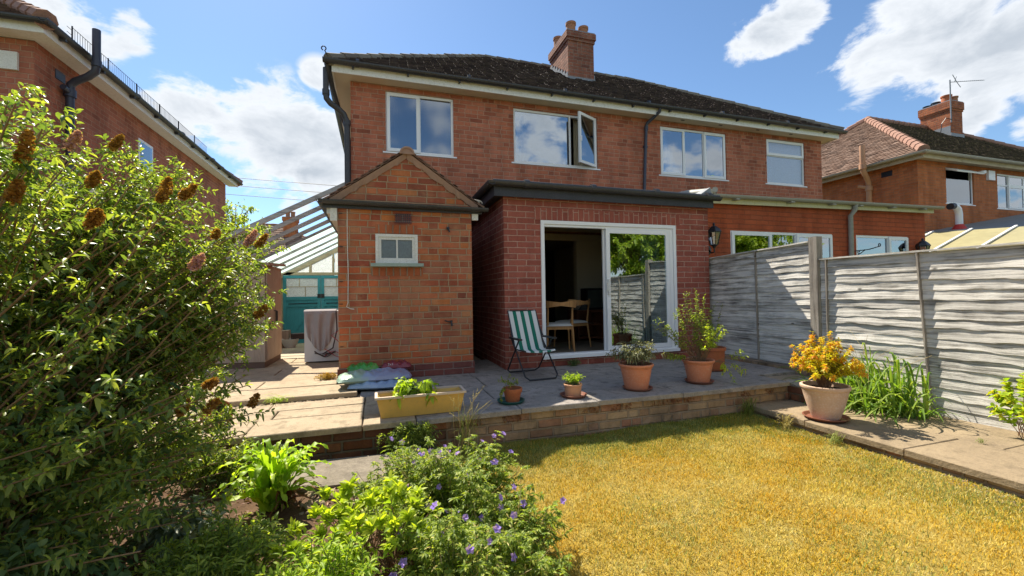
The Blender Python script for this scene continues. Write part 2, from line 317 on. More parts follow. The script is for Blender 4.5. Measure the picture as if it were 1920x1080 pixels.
M['carpet'] = plain('carpet', (.10, .06, .04), .95, .1, .2, 30); M['rug'] = plain('rug', (.22, .19, .15), .95, .1, .2, 30)
M['wood_brown'] = wood_mat('wood_brown', (.10, .035, .018), (.20, .075, .035), 'Z', .4, knots=False)
M['wood_honey'] = wood_mat('wood_honey', (.32, .16, .06), (.50, .27, .11), 'Z', .4, knots=False)
M['seat_pad'] = plain('seat_pad', (.52, .52, .50), .9, .1, .1, 20); M['curtain'] = plain('curtain', (.66, .74, .72), .9, .1, .08, 5, streak=(8, 8, .3))
M['curtain_cream'] = plain('curtain_cream', (.55, .47, .33), .9, .1, .12, 5, streak=(10, 10, .3))
M['screen'] = plain('screen', (.01, .01, .012), .3, .5, .1, 5)
M['cloth_grey'] = plain('cloth_grey', (.34, .31, .31), .9, .15, .15, 7, bstr=.5); M['cover_white'] = plain('cover_white', (.62, .61, .60), .5, .4, .08, 5)
M['cable_red'] = plain('cable_red', (.42, .05, .06), .5, .4); M['cable_dark'] = plain('cable_dark', (.05, .03, .03), .5, .4)
M['bark'] = plain('bark', (.22, .14, .085), .9, .1, .3, 30, bstr=.6); M['stem_brown'] = plain('stem_brown', (.24, .13, .07), .8, .2, .3, 30)
M['stem_tan'] = plain('stem_tan', (.30, .19, .10), .8, .2, .3, 30); M['stem_green'] = plain('stem_green', (.12, .16, .05), .7, .2, .3, 30); M['straw'] = plain('straw', (.46, .36, .17), .8, .2, .2, 30)
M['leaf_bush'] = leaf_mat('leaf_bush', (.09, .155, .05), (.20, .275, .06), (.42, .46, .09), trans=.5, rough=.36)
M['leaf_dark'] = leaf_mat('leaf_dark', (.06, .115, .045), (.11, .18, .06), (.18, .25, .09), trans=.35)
M['leaf_yellow'] = leaf_mat('leaf_yellow', (.24, .34, .03), (.40, .50, .04), (.54, .58, .06), trans=.5); M['leaf_lime'] = leaf_mat('leaf_lime', (.20, .33, .03), (.34, .47, .04), (.48, .56, .06), trans=.5, spec=.25)
M['leaf_mid'] = leaf_mat('leaf_mid', (.12, .18, .035), (.24, .33, .055), (.46, .50, .10), trans=.5, spec=.25); M['leaf_sage'] = leaf_mat('leaf_sage', (.12, .17, .10), (.20, .25, .15), (.30, .33, .20), .25)
M['leaf_greybrown'] = leaf_mat('leaf_greybrown', (.13, .14, .07), (.21, .22, .11), (.30, .30, .16), .3); M['leaf_orange'] = leaf_mat('leaf_orange', (.60, .46, .04), (.66, .38, .04), (.62, .18, .04), .5)
M['leaf_gold'] = leaf_mat('leaf_gold', (.38, .40, .03), (.56, .50, .03), (.66, .54, .04), .5); M['leaf_strap'] = leaf_mat('leaf_strap', (.10, .19, .03), (.18, .30, .045), (.34, .42, .10), .45)
M['leaf_fern'] = leaf_mat('leaf_fern', (.24, .38, .03), (.36, .52, .04), (.48, .60, .06), .5); M['leaf_brown'] = leaf_mat('leaf_brown', (.16, .05, .03), (.24, .09, .04), (.34, .2, .09), .2)
M['leaf_rust'] = leaf_mat('leaf_rust', (.24, .11, .035), (.38, .20, .05), (.50, .30, .08), .3, .8, .1); M['leaf_pink'] = leaf_mat('leaf_pink', (.55, .30, .32), (.62, .38, .38), (.50, .30, .28), .3, .8, .1)
M['petal'] = leaf_mat('petal', (.26, .17, .68), (.38, .26, .78), (.52, .38, .82), .4, .7, .1); M['leaf_tree'] = leaf_mat('leaf_tree', (.20, .30, .04), (.32, .42, .05), (.44, .52, .08), trans=.5)
M['grass_gold'] = grass_mat('grass_gold', (.44, .29, .015), (.62, .43, .035), (.70, .55, .10), (.62, .36, .015), (.66, .54, .14))
M['grass_green'] = grass_mat('grass_green', (.12, .17, .035), (.20, .26, .05), (.32, .36, .08), (.24, .28, .045), (.34, .38, .12))
M['grass_dry'] = grass_mat('grass_dry', (.48, .38, .10), (.60, .50, .16), (.68, .60, .28), (.60, .44, .09), (.64, .57, .26))

# ------------------------------------------------------------ object helpers
WORLD = set()
def link(o, parent=None):
    COL.objects.link(o)
    if parent is not None:
        o.parent = parent
        if parent in WORLD: o.location = -parent.location   # parts of a building are laid out in world coordinates
    return o
def tag(o, label=None, cat=None, group=None, kind=None):
    if label: o['label'] = label
    if cat: o['category'] = cat
    if group: o['group'] = group
    if kind: o['kind'] = kind
    return o
def thing(name, label, cat, loc=(0, 0, 0), rz=0.0, group=None, world=False):
    o = link(bpy.data.objects.new(name, None)); o.location = loc; o.rotation_euler = (0, 0, rz); o.empty_display_size = .2
    if world: WORLD.add(o)
    return tag(o, label, cat, group)
def dup(root, loc, rz=None, label=None, scale=None):
    r = root.copy(); COL.objects.link(r); r.location = loc
    if rz is not None: r.rotation_euler = (0, 0, rz)
    if scale: r.scale = (scale,)*3
    if label: r['label'] = label
    for ch in list(root.children):
        c = ch.copy(); COL.objects.link(c); c.parent = r
        for g in list(ch.children):
            q = g.copy(); COL.objects.link(q); q.parent = c
    return r

class MB:
    """collects shapes; build() links them as one mesh object"""
    def __init__(s): s.v = []; s.f = []
    def add(s, vs, fs):
        b = len(s.v); s.v += [tuple(v) for v in vs]; s.f += [tuple(b+i for i in f) for f in fs]; return s
    def box(s, x0, x1, y0, y1, z0, z1, M4=None):
        vs = [Vector((x, y, z)) for z in (z0, z1) for y in (y0, y1) for x in (x0, x1)]
        if M4 is not None: vs = [M4 @ v for v in vs]
        return s.add(vs, [(0, 2, 3, 1), (4, 5, 7, 6), (0, 1, 5, 4), (2, 6, 7, 3), (0, 4, 6, 2), (1, 3, 7, 5)])
    def quad(s, a, b, c, d): return s.add([a, b, c, d], [(0, 1, 2, 3)])
    def slab(s, a, b, c, d, t):
        """quad a-b-c-d given thickness t along minus its normal"""
        a, b, c, d = map(Vector, (a, b, c, d)); n = (b-a).cross(d-a).normalized()*t
        return s.add([a, b, c, d, a-n, b-n, c-n, d-n], [(0, 1, 2, 3), (7, 6, 5, 4), (0, 4, 5, 1), (1, 5, 6, 2), (2, 6, 7, 3), (3, 7, 4, 0)])
    def beam(s, p, q, w, h, up=(0, 0, 1)):
        p, q = Vector(p), Vector(q); d = (q-p).normalized(); sd = d.cross(Vector(up))
        if sd.length < 1e-4: sd = d.cross(Vector((1, 0, 0)))
        sd = sd.normalized()*w/2; u = sd.cross(d).normalized()*h/2
        vs = [p-sd-u, p+sd-u, p+sd+u, p-sd+u, q-sd-u, q+sd-u, q+sd+u, q-sd+u]
        return s.add(vs, [(0, 1, 2, 3), (7, 6, 5, 4), (0, 4, 5, 1), (1, 5, 6, 2), (2, 6, 7, 3), (3, 7, 4, 0)])
    def tube(s, pts, r, n=8, caps=True, rr=None):
        pts = [Vector(p) for p in pts]; rings = []
        prev = None
        for i, p in enumerate(pts):
            d = (pts[min(i+1, len(pts)-1)]-pts[max(i-1, 0)]).normalized()
            a = prev if prev is not None else (Vector((0, 0, 1)) if abs(d.z) < .9 else Vector((1, 0, 0)))
            x = (a-d*a.dot(d)).normalized(); prev = x; y = d.cross(x)
            rad = rr[i] if rr else r
            rings.append([p+x*math.cos(2*math.pi*k/n)*rad+y*math.sin(2*math.pi*k/n)*rad for k in range(n)])
        b = [v for ring in rings for v in ring]; f = []
        for i in range(len(pts)-1):
            for k in range(n): f.append((i*n+k, i*n+(k+1) % n, (i+1)*n+(k+1) % n, (i+1)*n+k))
        if caps: f.append(tuple(range(n))[::-1]); f.append(tuple((len(pts)-1)*n+k for k in range(n)))
        return s.add(b, f)
    def lathe(s, prof, c=(0, 0, 0), n=32, sx=1, sy=1):
        m = len(prof); vs = [(c[0]+r*sx*math.cos(2*math.pi*k/n), c[1]+r*sy*math.sin(2*math.pi*k/n), c[2]+z) for r, z in prof for k in range(n)]
        f = [(i*n+k, i*n+(k+1) % n, (i+1)*n+(k+1) % n, (i+1)*n+k) for i in range(m-1) for k in range(n)]
        return s.add(vs, f)
    def halfpipe(s, p, q, r, t=.006, n=8, a0=180, a1=360):
        """open gutter trough from p to q"""
        p, q = Vector(p), Vector(q); d = (q-p).normalized(); sd = d.cross(Vector((0, 0, 1))).normalized(); u = sd.cross(d)
        def ring(c, rad): return [c+sd*math.cos(R(a0+(a1-a0)*k/n))*rad+u*math.sin(R(a0+(a1-a0)*k/n))*rad for k in range(n+1)]
        L = [ring(p, r), ring(q, r), ring(p, r-t), ring(q, r-t)]; m = n+1; f = []
        for k in range(n):
            f += [(k, k+1, m+k+1, m+k), (2*m+k+1, 2*m+k, 3*m+k, 3*m+k+1), (k+1, k, 2*m+k, 2*m+k+1), (m+k, m+k+1, 3*m+k+1, 3*m+k)]
        f += [(0, m, 3*m, 2*m), (n, 2*m+n, 3*m+n, m+n)]
        return s.add([v for r_ in L for v in r_], f)
    def build(s, name, mat, parent=None, smooth=False, loc=None):
        me = bpy.data.meshes.new(name); me.from_pydata([tuple(v) for v in s.v], [], s.f); me.update()
        if smooth:
            me.shade_smooth()
            try: me.set_sharp_from_angle(angle=R(42))
            except Exception: pass
        me.materials.append(M[mat] if isinstance(mat, str) else mat)
        o = bpy.data.objects.new(name, me); link(o, parent)
        if loc: o.location = loc
        return o

def np_build(name, V, F, mat, parent=None, smooth=False):
    me = bpy.data.meshes.new(name); V = np.asarray(V, np.float32); F = np.asarray(F, np.int32); k = F.shape[1]
    me.vertices.add(len(V)); me.vertices.foreach_set('co', V.ravel())
    me.loops.add(F.size); me.loops.foreach_set('vertex_index', F.ravel())
    me.polygons.add(len(F)); me.polygons.foreach_set('loop_start', np.arange(0, F.size, k, dtype=np.int32))
    me.polygons.foreach_set('loop_total', np.full(len(F), k, np.int32))
    me.update(calc_edges=True); me.validate()
    if smooth: me.shade_smooth()
    me.materials.append(M[mat]); o = bpy.data.objects.new(name, me); return link(o, parent)

def unit(a): return a/np.maximum(np.linalg.norm(a, axis=-1, keepdims=True), 1e-9)
def leaves(P, D, L, W, fold=.25, droop=.25, up=None):
    """P base points, D directions, L lengths, W widths -> six-vertex folded leaves (4 quads-as-tris each)"""
    P = np.asarray(P, float); D = unit(np.asarray(D, float)); n = len(P)
    L = np.broadcast_to(L, (n,))[:, None]; W = np.broadcast_to(W, (n,))[:, None]
    upv = np.tile([0, 0, 1.0], (n, 1)) if up is None else up
    S = np.cross(D, upv + rng.normal(0, .45, (n, 3))); S = unit(S); N = unit(np.cross(S, D))
    dr = np.array([0, 0, 1.0])*L*droop
    c1 = P + D*L*.30 + N*L*.03; mid = P + D*L*.55 + N*L*.04 - dr*.25; tip = P + D*L - dr
    a1, b1 = c1 + S*W*.46 + N*W*fold*.9, c1 - S*W*.46 + N*W*fold*.9
    c2 = P + D*L*.70 + N*L*.02 - dr*.5; a2, b2 = c2 + S*W*.40 + N*W*fold*.8, c2 - S*W*.40 + N*W*fold*.8
    V = np.stack([P, a1, b1, mid, a2, b2, tip], 1).reshape(-1, 3)
    base = (np.arange(n)*7)[:, None]
    F = np.concatenate([base+q for q in ([0, 1, 3], [0, 3, 2], [1, 4, 3], [3, 5, 2], [3, 4, 6], [3, 6, 5])], 0)
    return V, F
def merge(parts):
    Vs, Fs, k = [], [], 0
    for V, F in parts: Vs.append(V); Fs.append(F+k); k += len(V)
    return np.concatenate(Vs), np.concatenate(Fs)
def bez(p0, p1, p2, n=8):
    t = np.linspace(0, 1, n)[:, None]; return (1-t)**2*np.array(p0)+2*t*(1-t)*np.array(p1)+t*t*np.array(p2)
def ntube(pts, r0, r1, n=4):
    pts = np.asarray(pts, float); m = len(pts); d = unit(np.gradient(pts, axis=0))
    x = unit(np.cross(d, [.3, .5, .81])); y = np.cross(d, x); rad = np.linspace(r0, r1, m)[:, None, None]
    a = np.arange(n)*2*np.pi/n; ring = x[:, None]*np.cos(a)[None, :, None]+y[:, None]*np.sin(a)[None, :, None]
    V = (pts[:, None]+ring*rad).reshape(-1, 3); F = []
    for i in range(m-1):
        for k in range(n): F.append((i*n+k, i*n+(k+1) % n, (i+1)*n+(k+1) % n, (i+1)*n+k))
    return V, np.array(F)
def along(pts, n, t0=.3, spread=1.0, out=.9):
    """n leaf seats along a stem: points and outward directions in a spiral"""
    pts = np.asarray(pts); m = len(pts); t = np.sort(rng.uniform(t0, 1, n))*(m-1); i = np.minimum(t.astype(int), m-2); f = (t-i)[:, None]
    P = pts[i]*(1-f)+pts[i+1]*f; T = unit(pts[i+1]-pts[i]); a = np.arange(n)*2.4+rng.uniform(0, 6)
    x = unit(np.cross(T, [.2, .3, .9])); y = np.cross(T, x)
    D = T*(1-out*.5)+(x*np.cos(a)[:, None]+y*np.sin(a)[:, None])*out+rng.normal(0, .2*spread, (n, 3))
    return P, D

# ------------------------------------------------------------ building helpers
def wall_y(mb, y, x0, x1, z0, z1, holes=(), d=.10):
    """wall sheet in the plane Y=y with openings; each opening gets its reveals"""
    xs = sorted({x0, x1, *[h[0] for h in holes], *[h[1] for h in holes]}); zs = sorted({z0, z1, *[h[2] for h in holes], *[h[3] for h in holes]})
    for i in range(len(xs)-1):
        for j in range(len(zs)-1):
            cx, cz = (xs[i]+xs[i+1])/2, (zs[j]+zs[j+1])/2
            if any(h[0] < cx < h[1] and h[2] < cz < h[3] for h in holes): continue
            mb.quad((xs[i], y, zs[j]), (xs[i+1], y, zs[j]), (xs[i+1], y, zs[j+1]), (xs[i], y, zs[j+1]))
    for a, b, c, e in holes:
        mb.quad((a, y, c), (a, y, e), (a, y+d, e), (a, y+d, c)); mb.quad((b, y, c), (b, y+d, c), (b, y+d, e), (b, y, e))
        mb.quad((a, y, c), (a, y+d, c), (b, y+d, c), (b, y, c)); mb.quad((a, y, e), (b, y, e), (b, y+d, e), (a, y+d, e))
def frame_boxes(mb, x0, x1, z0, z1, y0, y1, w):
    mb.box(x0, x1, y0, y1, z0, z0+w); mb.box(x0, x1, y0, y1, z1-w, z1)
    mb.box(x0, x0+w, y0, y1, z0+w, z1-w); mb.box(x1-w, x1, y0, y1, z0+w, z1-w)
def window(parent, Y, x0, x1, z0, z1, lights, mat='white', glass='glass', sill=.055, sill_mat=None, fw=.045, sw=.045):
    """frame > panes, opening sashes, sill.  lights: (x0, x1, z0, z1, opens)"""
    mb = MB(); frame_boxes(mb, x0, x1, z0, z1, Y-.012, Y+.055, fw)
    for a, b, c, d, op in lights:
        if b < x1-.01: mb.box(b-.02, b+.02, Y-.010, Y+.053, z0+fw, z1-fw)
        if c > z0+.01: mb.box(x0+fw, x1-fw, Y-.009, Y+.052, c-.02, c+.02)
    wn = mb.build('window', mat, parent)
    for a, b, c, d, op in lights:
        a2, b2, c2, d2 = max(a, x0+.02), min(b, x1-.02), max(c, z0+.02), min(d, z1-.02)
        if op:
            s = MB(); frame_boxes(s, a2, b2, c2, d2, Y-.035, Y-.013, sw+.012); s.build('sash', mat, wn)
            g = MB().box(a2+sw, b2-sw, Y-.020, Y-.014, c2+sw, d2-sw)
        else:
            g = MB().box(a2+.02, b2-.02, Y+.004, Y+.010, c2+.02, d2-.02)
        g.build('pane', glass, wn)
    if sill: MB().box(x0-sill, x1+sill, Y-.055, Y+.02, z0-.028, z0-.001).build('sill', sill_mat or mat, wn)
    return wn
def tiles(mb, O, U, V, N, width, length, insL=0.0, insR=0.0, gauge=.11, tw=.17, th=.022, jit=.004, lip=.012):
    """courses of separate tiles up a slope; insL/insR: how fast hips cut the course per metre up the slope"""
    O, U, V, N = Vector(O), Vector(U), Vector(V), Vector(N); rows = int(length/gauge)
    for r in range(rows):
        v = r*gauge; a = insL*v; b = width-insR*v
        u = a - (tw*.5 if r % 2 else 0) ; k = 0
        while u < b:
            u0, u1 = max(u, a), min(u+tw-.004, b); u += tw
            if u1-u0 < .03: continue
            j = random.gauss(0, jit); t = th+random.gauss(0, jit*.7); vv = v+random.gauss(0, jit)
            p = [O+U*u0+V*vv+N*(lip+t+j), O+U*u1+V*vv+N*(lip+t+j+random.gauss(0, jit*.5)), O+U*u1+V*(vv+gauge*1.25)+N*(.004+j*.3), O+U*u0+V*(vv+gauge*1.25)+N*(.004+j*.3)]
            q = [O+U*u0+V*vv+N*.001, O+U*u1+V*vv+N*.001]
            mb.add(p+q, [(0, 1, 2, 3), (4, 5, 1, 0), (0, 3, 4), (1, 5, 2)])
def hip_caps(mb, p, q, r=.09, seg=.33, n=8):
    p, q = Vector(p), Vector(q); d = q-p; L = d.length; k = max(1, int(L/seg)); d.normalize()
    for i in range(k):
        a = p+d*(i*L/k)+Vector((0, 0, random.gauss(0, .004))); b = a+d*(L/k*1.06)
        mb.tube([a, b], r, n, rr=[r*1.12, r*.94])
def hip_roof(parent, x0, x1, y0, y1, z0, tan, mats, detail=('S', 'W', 'E'), gauge=.11, tw=.17, ridge='ridge_dark', cap_r=.09, jit=.004, th=.022):
    """hipped roof over an eaves rectangle; the slope towards -Y is S"""
    h = (y1-y0)/2; zr = z0+h*tan; A = (x0+h, y0+h, zr); B = (x1-h, y0+h, zr)
    rf = MB()
    rf.add([(x0, y0, z0), (x1, y0, z0), (x1, y1, z0), (x0, y1, z0), A, B], [(0, 1, 5, 4), (1, 2, 5), (2, 3, 4, 5), (3, 0, 4), (3, 2, 1, 0)])
    c = math.cos(math.atan(tan)); s = math.sin(math.atan(tan)); L = h/c
    if 'S' in detail: tiles(rf, (x0, y0, z0), (1, 0, 0), (0, c, s), (0, -s, c), x1-x0, L, c, c, gauge, tw, th, jit)
    r2 = rf
    if mats[1] != mats[0]: r2 = MB()
    if 'W' in detail: tiles(r2, (x0, y1, z0), (0, -1, 0), (c, 0, s), (-s, 0, c), y1-y0, L, c, c, gauge, tw, th, jit)
    if 'E' in detail: tiles(r2, (x1, y0, z0), (0, 1, 0), (-c, 0, s), (s, 0, c), y1-y0, L, c, c, gauge, tw, th, jit)
    o = rf.build('roof', mats[0], parent)
    if r2 is not rf: r2.build('roof_tiles', mats[1], o)
    cp = MB(); hip_caps(cp, A, B, cap_r)
    for a, b in (((x0, y0, z0+.02), A), ((x1, y0, z0+.02), B), ((x0, y1, z0+.02), A), ((x1, y1, z0+.02), B)): hip_caps(cp, a, b, cap_r)
    cp.build('ridge_tiles', ridge, o)
    return o
def chimney(parent, x0, x1, y0, y1, z0, z1, mat='brick_chim', pots=(), flash=None, corbel=(.16, .05)):
    mb = MB().box(x0, x1, y0, y1, z0, z1-corbel[0]-.08); k = corbel[1]
    mb.box(x0-k*.5, x1+k*.5, y0-k*.5, y1+k*.5, z1-corbel[0]-.08, z1-corbel[0]); mb.box(x0-k, x1+k, y0-k, y1+k, z1-corbel[0], z1)
    o = mb.build('chimney', mat, parent)
    MB().box(x0-k*.6, x1+k*.6, y0-k*.6, y1+k*.6, z1, z1+.035).build('flaunching', 'lead', o)
    for px, py, r, h, pm in pots:
        MB().lathe([(r, 0), (r*.97, h*.75), (r*1.12, h*.78), (r*1.14, h*.97), (r*1.02, h), (r*.8, h), (r*.78, h*.4), (0, h*.4)], (px, py, z1+.03), 20).build('chimney_pot', pm, o, smooth=True)
    if flash:
        for f in flash: pass
    return o
def bracket_row(mb, x0, x1, step, y, z):
    x = x0
    while x < x1: mb.box(x-.012, x+.012, y, y+.07, z-.035, z+.01); x += step

# ------------------------------------------------------------ setting
def hgt(x, y): return 0
def sheet(name, xs, ys, zf, mat):
    X, Y = np.meshgrid(xs, ys); Z = zf(X, Y); V = np.stack([X, Y, Z], -1).reshape(-1, 3); nx, ny = len(xs), len(ys); F = []
    for j in range(ny-1):
        for i in range(nx-1): a = j*nx+i; F.append((a, a+1, a+nx+1, a+nx))
    return np_build(name, V, F, mat, smooth=True)
M['ground_far'] = stone_mat('ground_far', (.07, .09, .035), (.16, .16, .07), grain=3)
M['lawn_soil'] = stone_mat('lawn_soil', (.22, .15, .03), (.36, .26, .05), grain=80, big=1.2, bstr=.8, moss=(.24, .22, .05), patch=.7)
M['soil'] = stone_mat('soil', (.05, .028, .016), (.15, .085, .045), grain=70, bstr=1.0)
o = MB().quad((-400, -400, -.45), (400, -400, -.45), (400, 400, -.45), (-400, 400, -.45)).build('ground', 'ground_far'); tag(o, kind='structure')
def lawn_z(X, Y): return -.30+.012*np.sin(X*2.1+1)*np.cos(Y*1.7)+.008*np.sin(X*5+Y*4)
o = sheet('lawn', np.linspace(-.2, 3.80, 60), np.linspace(-9, 3.66, 160), lawn_z, 'lawn_soil'); tag(o, kind='structure')
_sx = np.linspace(-6, 1.25, 110); _sy = np.linspace(-9, 3.66, 170)
def soil_edge(Y): return .62+.22*np.sin(Y*1.9+.4)+.05*np.sin(Y*7)-.32*np.clip((Y-2.6), 0, 2)
def soil_z(X, Y):
    n = .02*np.sin(X*7+1.3*Y)+.016*np.sin(X*17-Y*13)+.012*np.cos(X*29+Y*31)
    return np.where(X < soil_edge(Y), -.255, -.36)+n*np.where(X < soil_edge(Y), 1, .2)
o = sheet('soil_bed', _sx, _sy, soil_z, 'soil'); tag(o, kind='structure')
# paving: separate slabs laid on a bed of sand
def paving(name, rects, mat, t=.045, jz=.0025, gap=.006, bev=True):
    mb = MB()
    for x0, x1, y0, y1, z in rects:
        g = gap; j = [random.gauss(0, jz) for _ in range(4)]; r = lambda: random.uniform(-.003, .003)
        a = [(x0+g+r(), y0+g+r(), z+j[0]), (x1-g+r(), y0+g+r(), z+j[1]), (x1-g+r(), y1-g+r(), z+j[2]), (x0+g+r(), y1-g+r(), z+j[3])]
        e = .006; cx = [(p[0]+(e if p[0] < (x0+x1)/2 else -e), p[1]+(e if p[1] < (y0+y1)/2 else -e), p[2]) for p in a]
        b = [(p[0], p[1], p[2]-e) for p in a]; c = [(p[0], p[1], p[2]-t) for p in a]
        mb.add(cx+b+c, [(0, 1, 2, 3)]+[(4+i, 4+(i+1) % 4, (i+1) % 4, i) for i in range(4)]+[(8+i, 8+(i+1) % 4, 4+(i+1) % 4, 4+i) for i in range(4)])
    return tag(mb.build(name, mat), kind='structure')
MB().box(-3.6, 5.25, 3.66, 6.6, -.32, -.035).box(-3.6, 1.62, 6.6, 8.0, -.32, -.037).build('patio_bed', 'sand')['kind'] = 'structure'
rects_l, rects_g = [], []
xsL = [-2.65, -1.75, -.95, -.12]
for j, (ya, yb) in enumerate([(3.58, 4.02), (4.02, 4.32), (4.32, 4.62)]):
    for i in range(3): rects_l.append((xsL[i]+(.1 if j == 1 else 0), xsL[i+1]+(.1 if j == 1 and i < 2 else 0), ya, yb, -.002))
rects_l += [(-.12, .30, 3.58, 3.88, 0), (-.12, .30, 3.88, 4.25, 0), (-.12, .32, 4.25, 4.60, 0)]
for j, (ya, yb) in enumerate([(4.76, 5.30), (5.30, 5.78), (5.78, 6.25), (6.25, 6.75), (6.75, 7.4), (7.4, 8.0)]):
    xr = -.20 if ya < 5.2 else -.45
    xs = [-3.4, -2.3+.3*(j % 2), -1.28-.5*(j % 2)*0, xr] if j % 2 else [-3.4, -1.95, xr]
    for i in range(len(xs)-1): rects_l.append((xs[i], xs[i+1], ya, yb, .022 if j < 2 else .012))
paving('patio_paving', rects_l, 'slab_buff')
ys = [3.58, 4.03, 4.62, 5.2, 5.9, 6.6]
for j in range(5):
    x = .30 + (0, .35, .1, .4, .2)[j]; 
    if j >= 1: rects_g.append((-.18 if j == 1 else 1.2 if j > 2 else .0, x, ys[j] if j > 1 else 4.62-.0, ys[j+1], 0)) if j > 1 and j < 3 else None
    x = .30
    while x < 5.1:
        w = random.uniform(.75, 1.0); x2 = min(5.12, x+w)
        if 5.12-x2 < .3: x2 = 5.12
        if not (j == 0 and x2 > 4.35 and x > 4.0): rects_g.append((x, min(x2, 4.34) if j == 0 else x2, ys[j], ys[j+1], random.uniform(-.002, .004)))
        x = x2
rects_g.append((-.18, .30, 4.60, 5.2, .0)); rects_g.append((-.40, .30, 5.2, 5.48, .0))
paving('patio_flagstones', rects_g, 'slab_grey', jz=.002, gap=.004)
o = MB().box(-4.7, -.43, 8.0, 14.9, -.8, -.45).add([(-4.7, 8.0, .0), (-.43, 8.0, .0), (-.43, 15, -.385), (-4.7, 15, -.385), (-4.7, 8, -.6), (-.43, 8, -.6), (-.43, 15, -.6), (-4.7, 15, -.6)], [(0, 1, 2, 3), (4, 5, 1, 0), (3, 2, 6, 7), (0, 3, 7, 4), (1, 5, 6, 2)]).build('driveway', 'drive'); tag(o, kind='structure')
rp = []
ysp = [3.60, 2.98, 2.2, 1.35, .5, -.4, -1.3, -2.2, -3.1, -4, -5, -6, -7, -8]
for j in range(len(ysp)-1):
    rp.append((3.765, 4.44, ysp[j+1], ysp[j], -.2)); rp.append((4.44, 5.08, ysp[j+1]-.25, ysp[j]-(.25 if j else 0), -.2))
paving('garden_path', rp, 'slab_path', t=.05, gap=.005)
o = MB().box(3.80, 5.14, -9, 3.6, -.42, -.245).build('path_bed', 'brick_low'); tag(o, kind='structure')
# retaining wall under the patio edge
t = thing('patio_wall', 'low weathered brick retaining wall under the patio edge beside the lawn', 'wall', (1.5, 3.6, -.32), world=True)
mb = MB()
n = 60
def rough_wall(mb, x0, x1, y, z0, z1, n=70, m=7, amp=.010):
    g = [[(x0+(x1-x0)*i/n, y-random.uniform(0, amp), z0+(z1-z0)*j/m) for i in range(n+1)] for j in range(m+1)]
    for j in range(m):
        for i in range(n): mb.quad(g[j][i], g[j][i+1], g[j+1][i+1], g[j+1][i])
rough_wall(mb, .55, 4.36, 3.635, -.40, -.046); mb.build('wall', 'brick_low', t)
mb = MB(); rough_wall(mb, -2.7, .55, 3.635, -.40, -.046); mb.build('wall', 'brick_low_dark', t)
MB().box(4.36, 4.42, 3.2, 3.66, -.3, -.05).build('brick_end', 'brick_low_dark', t)
# leaning slab beside the step, and the loose slab in the bed
t = MB().slab((4.36, 3.66, .004), (4.50, 3.36, -.145), (5.0, 3.36, -.145), (4.95, 3.68, .006), .05).build('step_slab', 'slab_grey'); tag(t, 'grey concrete slab leaning as a ramp from the patio down to the path', 'slab')
t = MB().slab((-.62, 3.05, -.212), (.42, 2.98, -.215), (.50, 3.42, -.20), (-.55, 3.50, -.20), .05).build('paving_slab', 'slab_edge'); tag(t, 'loose grey concrete slab lying in the bed below the patio wall', 'slab')
mb = MB()
for i in range(16):
    y = 5.75-i*.235; mb.box(4.98, 5.08, y-.225, y, -.03, .045+random.uniform(-.004, .004)) if y > 3.75 else None
tag(mb.build('brick_kerb', 'brick_low'), 'single row of bricks edging the patio along the foot of the fence', 'kerb')

# ------------------------------------------------------------ the house
H = thing('brick_house', 'two storey red brick semi with dark mossy tiled roof and one tall chimney', 'house', (5.3, 8, 0), world=True)
W1 = (.187, 1.425, 3.655, 4.765); W2 = (2.625, 4.49, 3.655, 4.745); W3 = (6.06, 7.90, 3.645, 4.745); W4 = (9.13, 10.38, 3.65, 4.76)
mb = MB()
wall_y(mb, 8.0, -.41, 10.96, -.4, 4.86, [W1, W2, W3, W4, (1.95, 4.85, .1, 2.25)], .11)
mb.quad((-.41, 8, -.4), (-.41, 8, 4.86), (-.41, 14.6, 4.86), (-.41, 14.6, -.4)); mb.quad((10.96, 8, -.4), (10.96, 14.6, -.4), (10.96, 14.6, 4.86), (10.96, 8, 4.86))
mb.quad((-.41, 14.6, -.4), (-.41, 14.6, 4.86), (10.96, 14.6, 4.86), (10.96, 14.6, -.4))
mb.build('wall', 'brick_main', H)
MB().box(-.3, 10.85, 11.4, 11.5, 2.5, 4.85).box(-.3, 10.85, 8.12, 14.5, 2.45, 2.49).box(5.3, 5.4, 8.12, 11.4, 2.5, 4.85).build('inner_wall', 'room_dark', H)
mb = MB(); mb.box(-.69, 11.21, 7.72, 7.745, 4.845, 4.985); mb.box(-.69, -.665, 7.745, 14.9, 4.845, 4.985); mb.box(11.185, 11.21, 7.745, 14.9, 4.845, 4.985); mb.box(-.665, 11.185, 14.87, 14.9, 4.845, 4.985); mb.build('fascia', 'fascia_cream', H)
mb = MB(); mb.box(-.664, 11.184, 7.746, 7.999, 4.862, 4.874); mb.box(-.664, -.412, 8.0, 14.6, 4.862, 4.874); mb.box(10.962, 11.184, 8.0, 14.6, 4.862, 4.874); mb.build('soffit', 'soffit', H)
for x in (6.55, 7.6, 8.7, 9.75): MB().box(x-.045, x+.045, 7.83, 7.86, 4.855, 4.8615).build('soffit_vent', 'black_metal', H)
roof = hip_roof(H, -.74, 11.26, 7.66, 14.93, 5.0, .706, ('tile_dark', 'tile_dark'), gauge=.105, tw=.165, jit=.0075, th=.034)
mb = MB(); mb.halfpipe((-.82, 7.645, 5.01), (11.34, 7.645, 5.01), .062); 
mb.halfpipe((-.76, 14.9, 5.01), (-.76, 7.6, 5.01), .058)
for x in np.arange(-.3, 11.2, 1.93): mb.tube([(x, 7.645, 5.01), (x+.05, 7.645, 5.01)], .068, 10)
for x in np.arange(-.35, 11.2, .92): mb.box(x-.014, x+.014, 7.64, 7.735, 4.925, 4.965)
mb.build('gutter', 'gutter_dark', H)
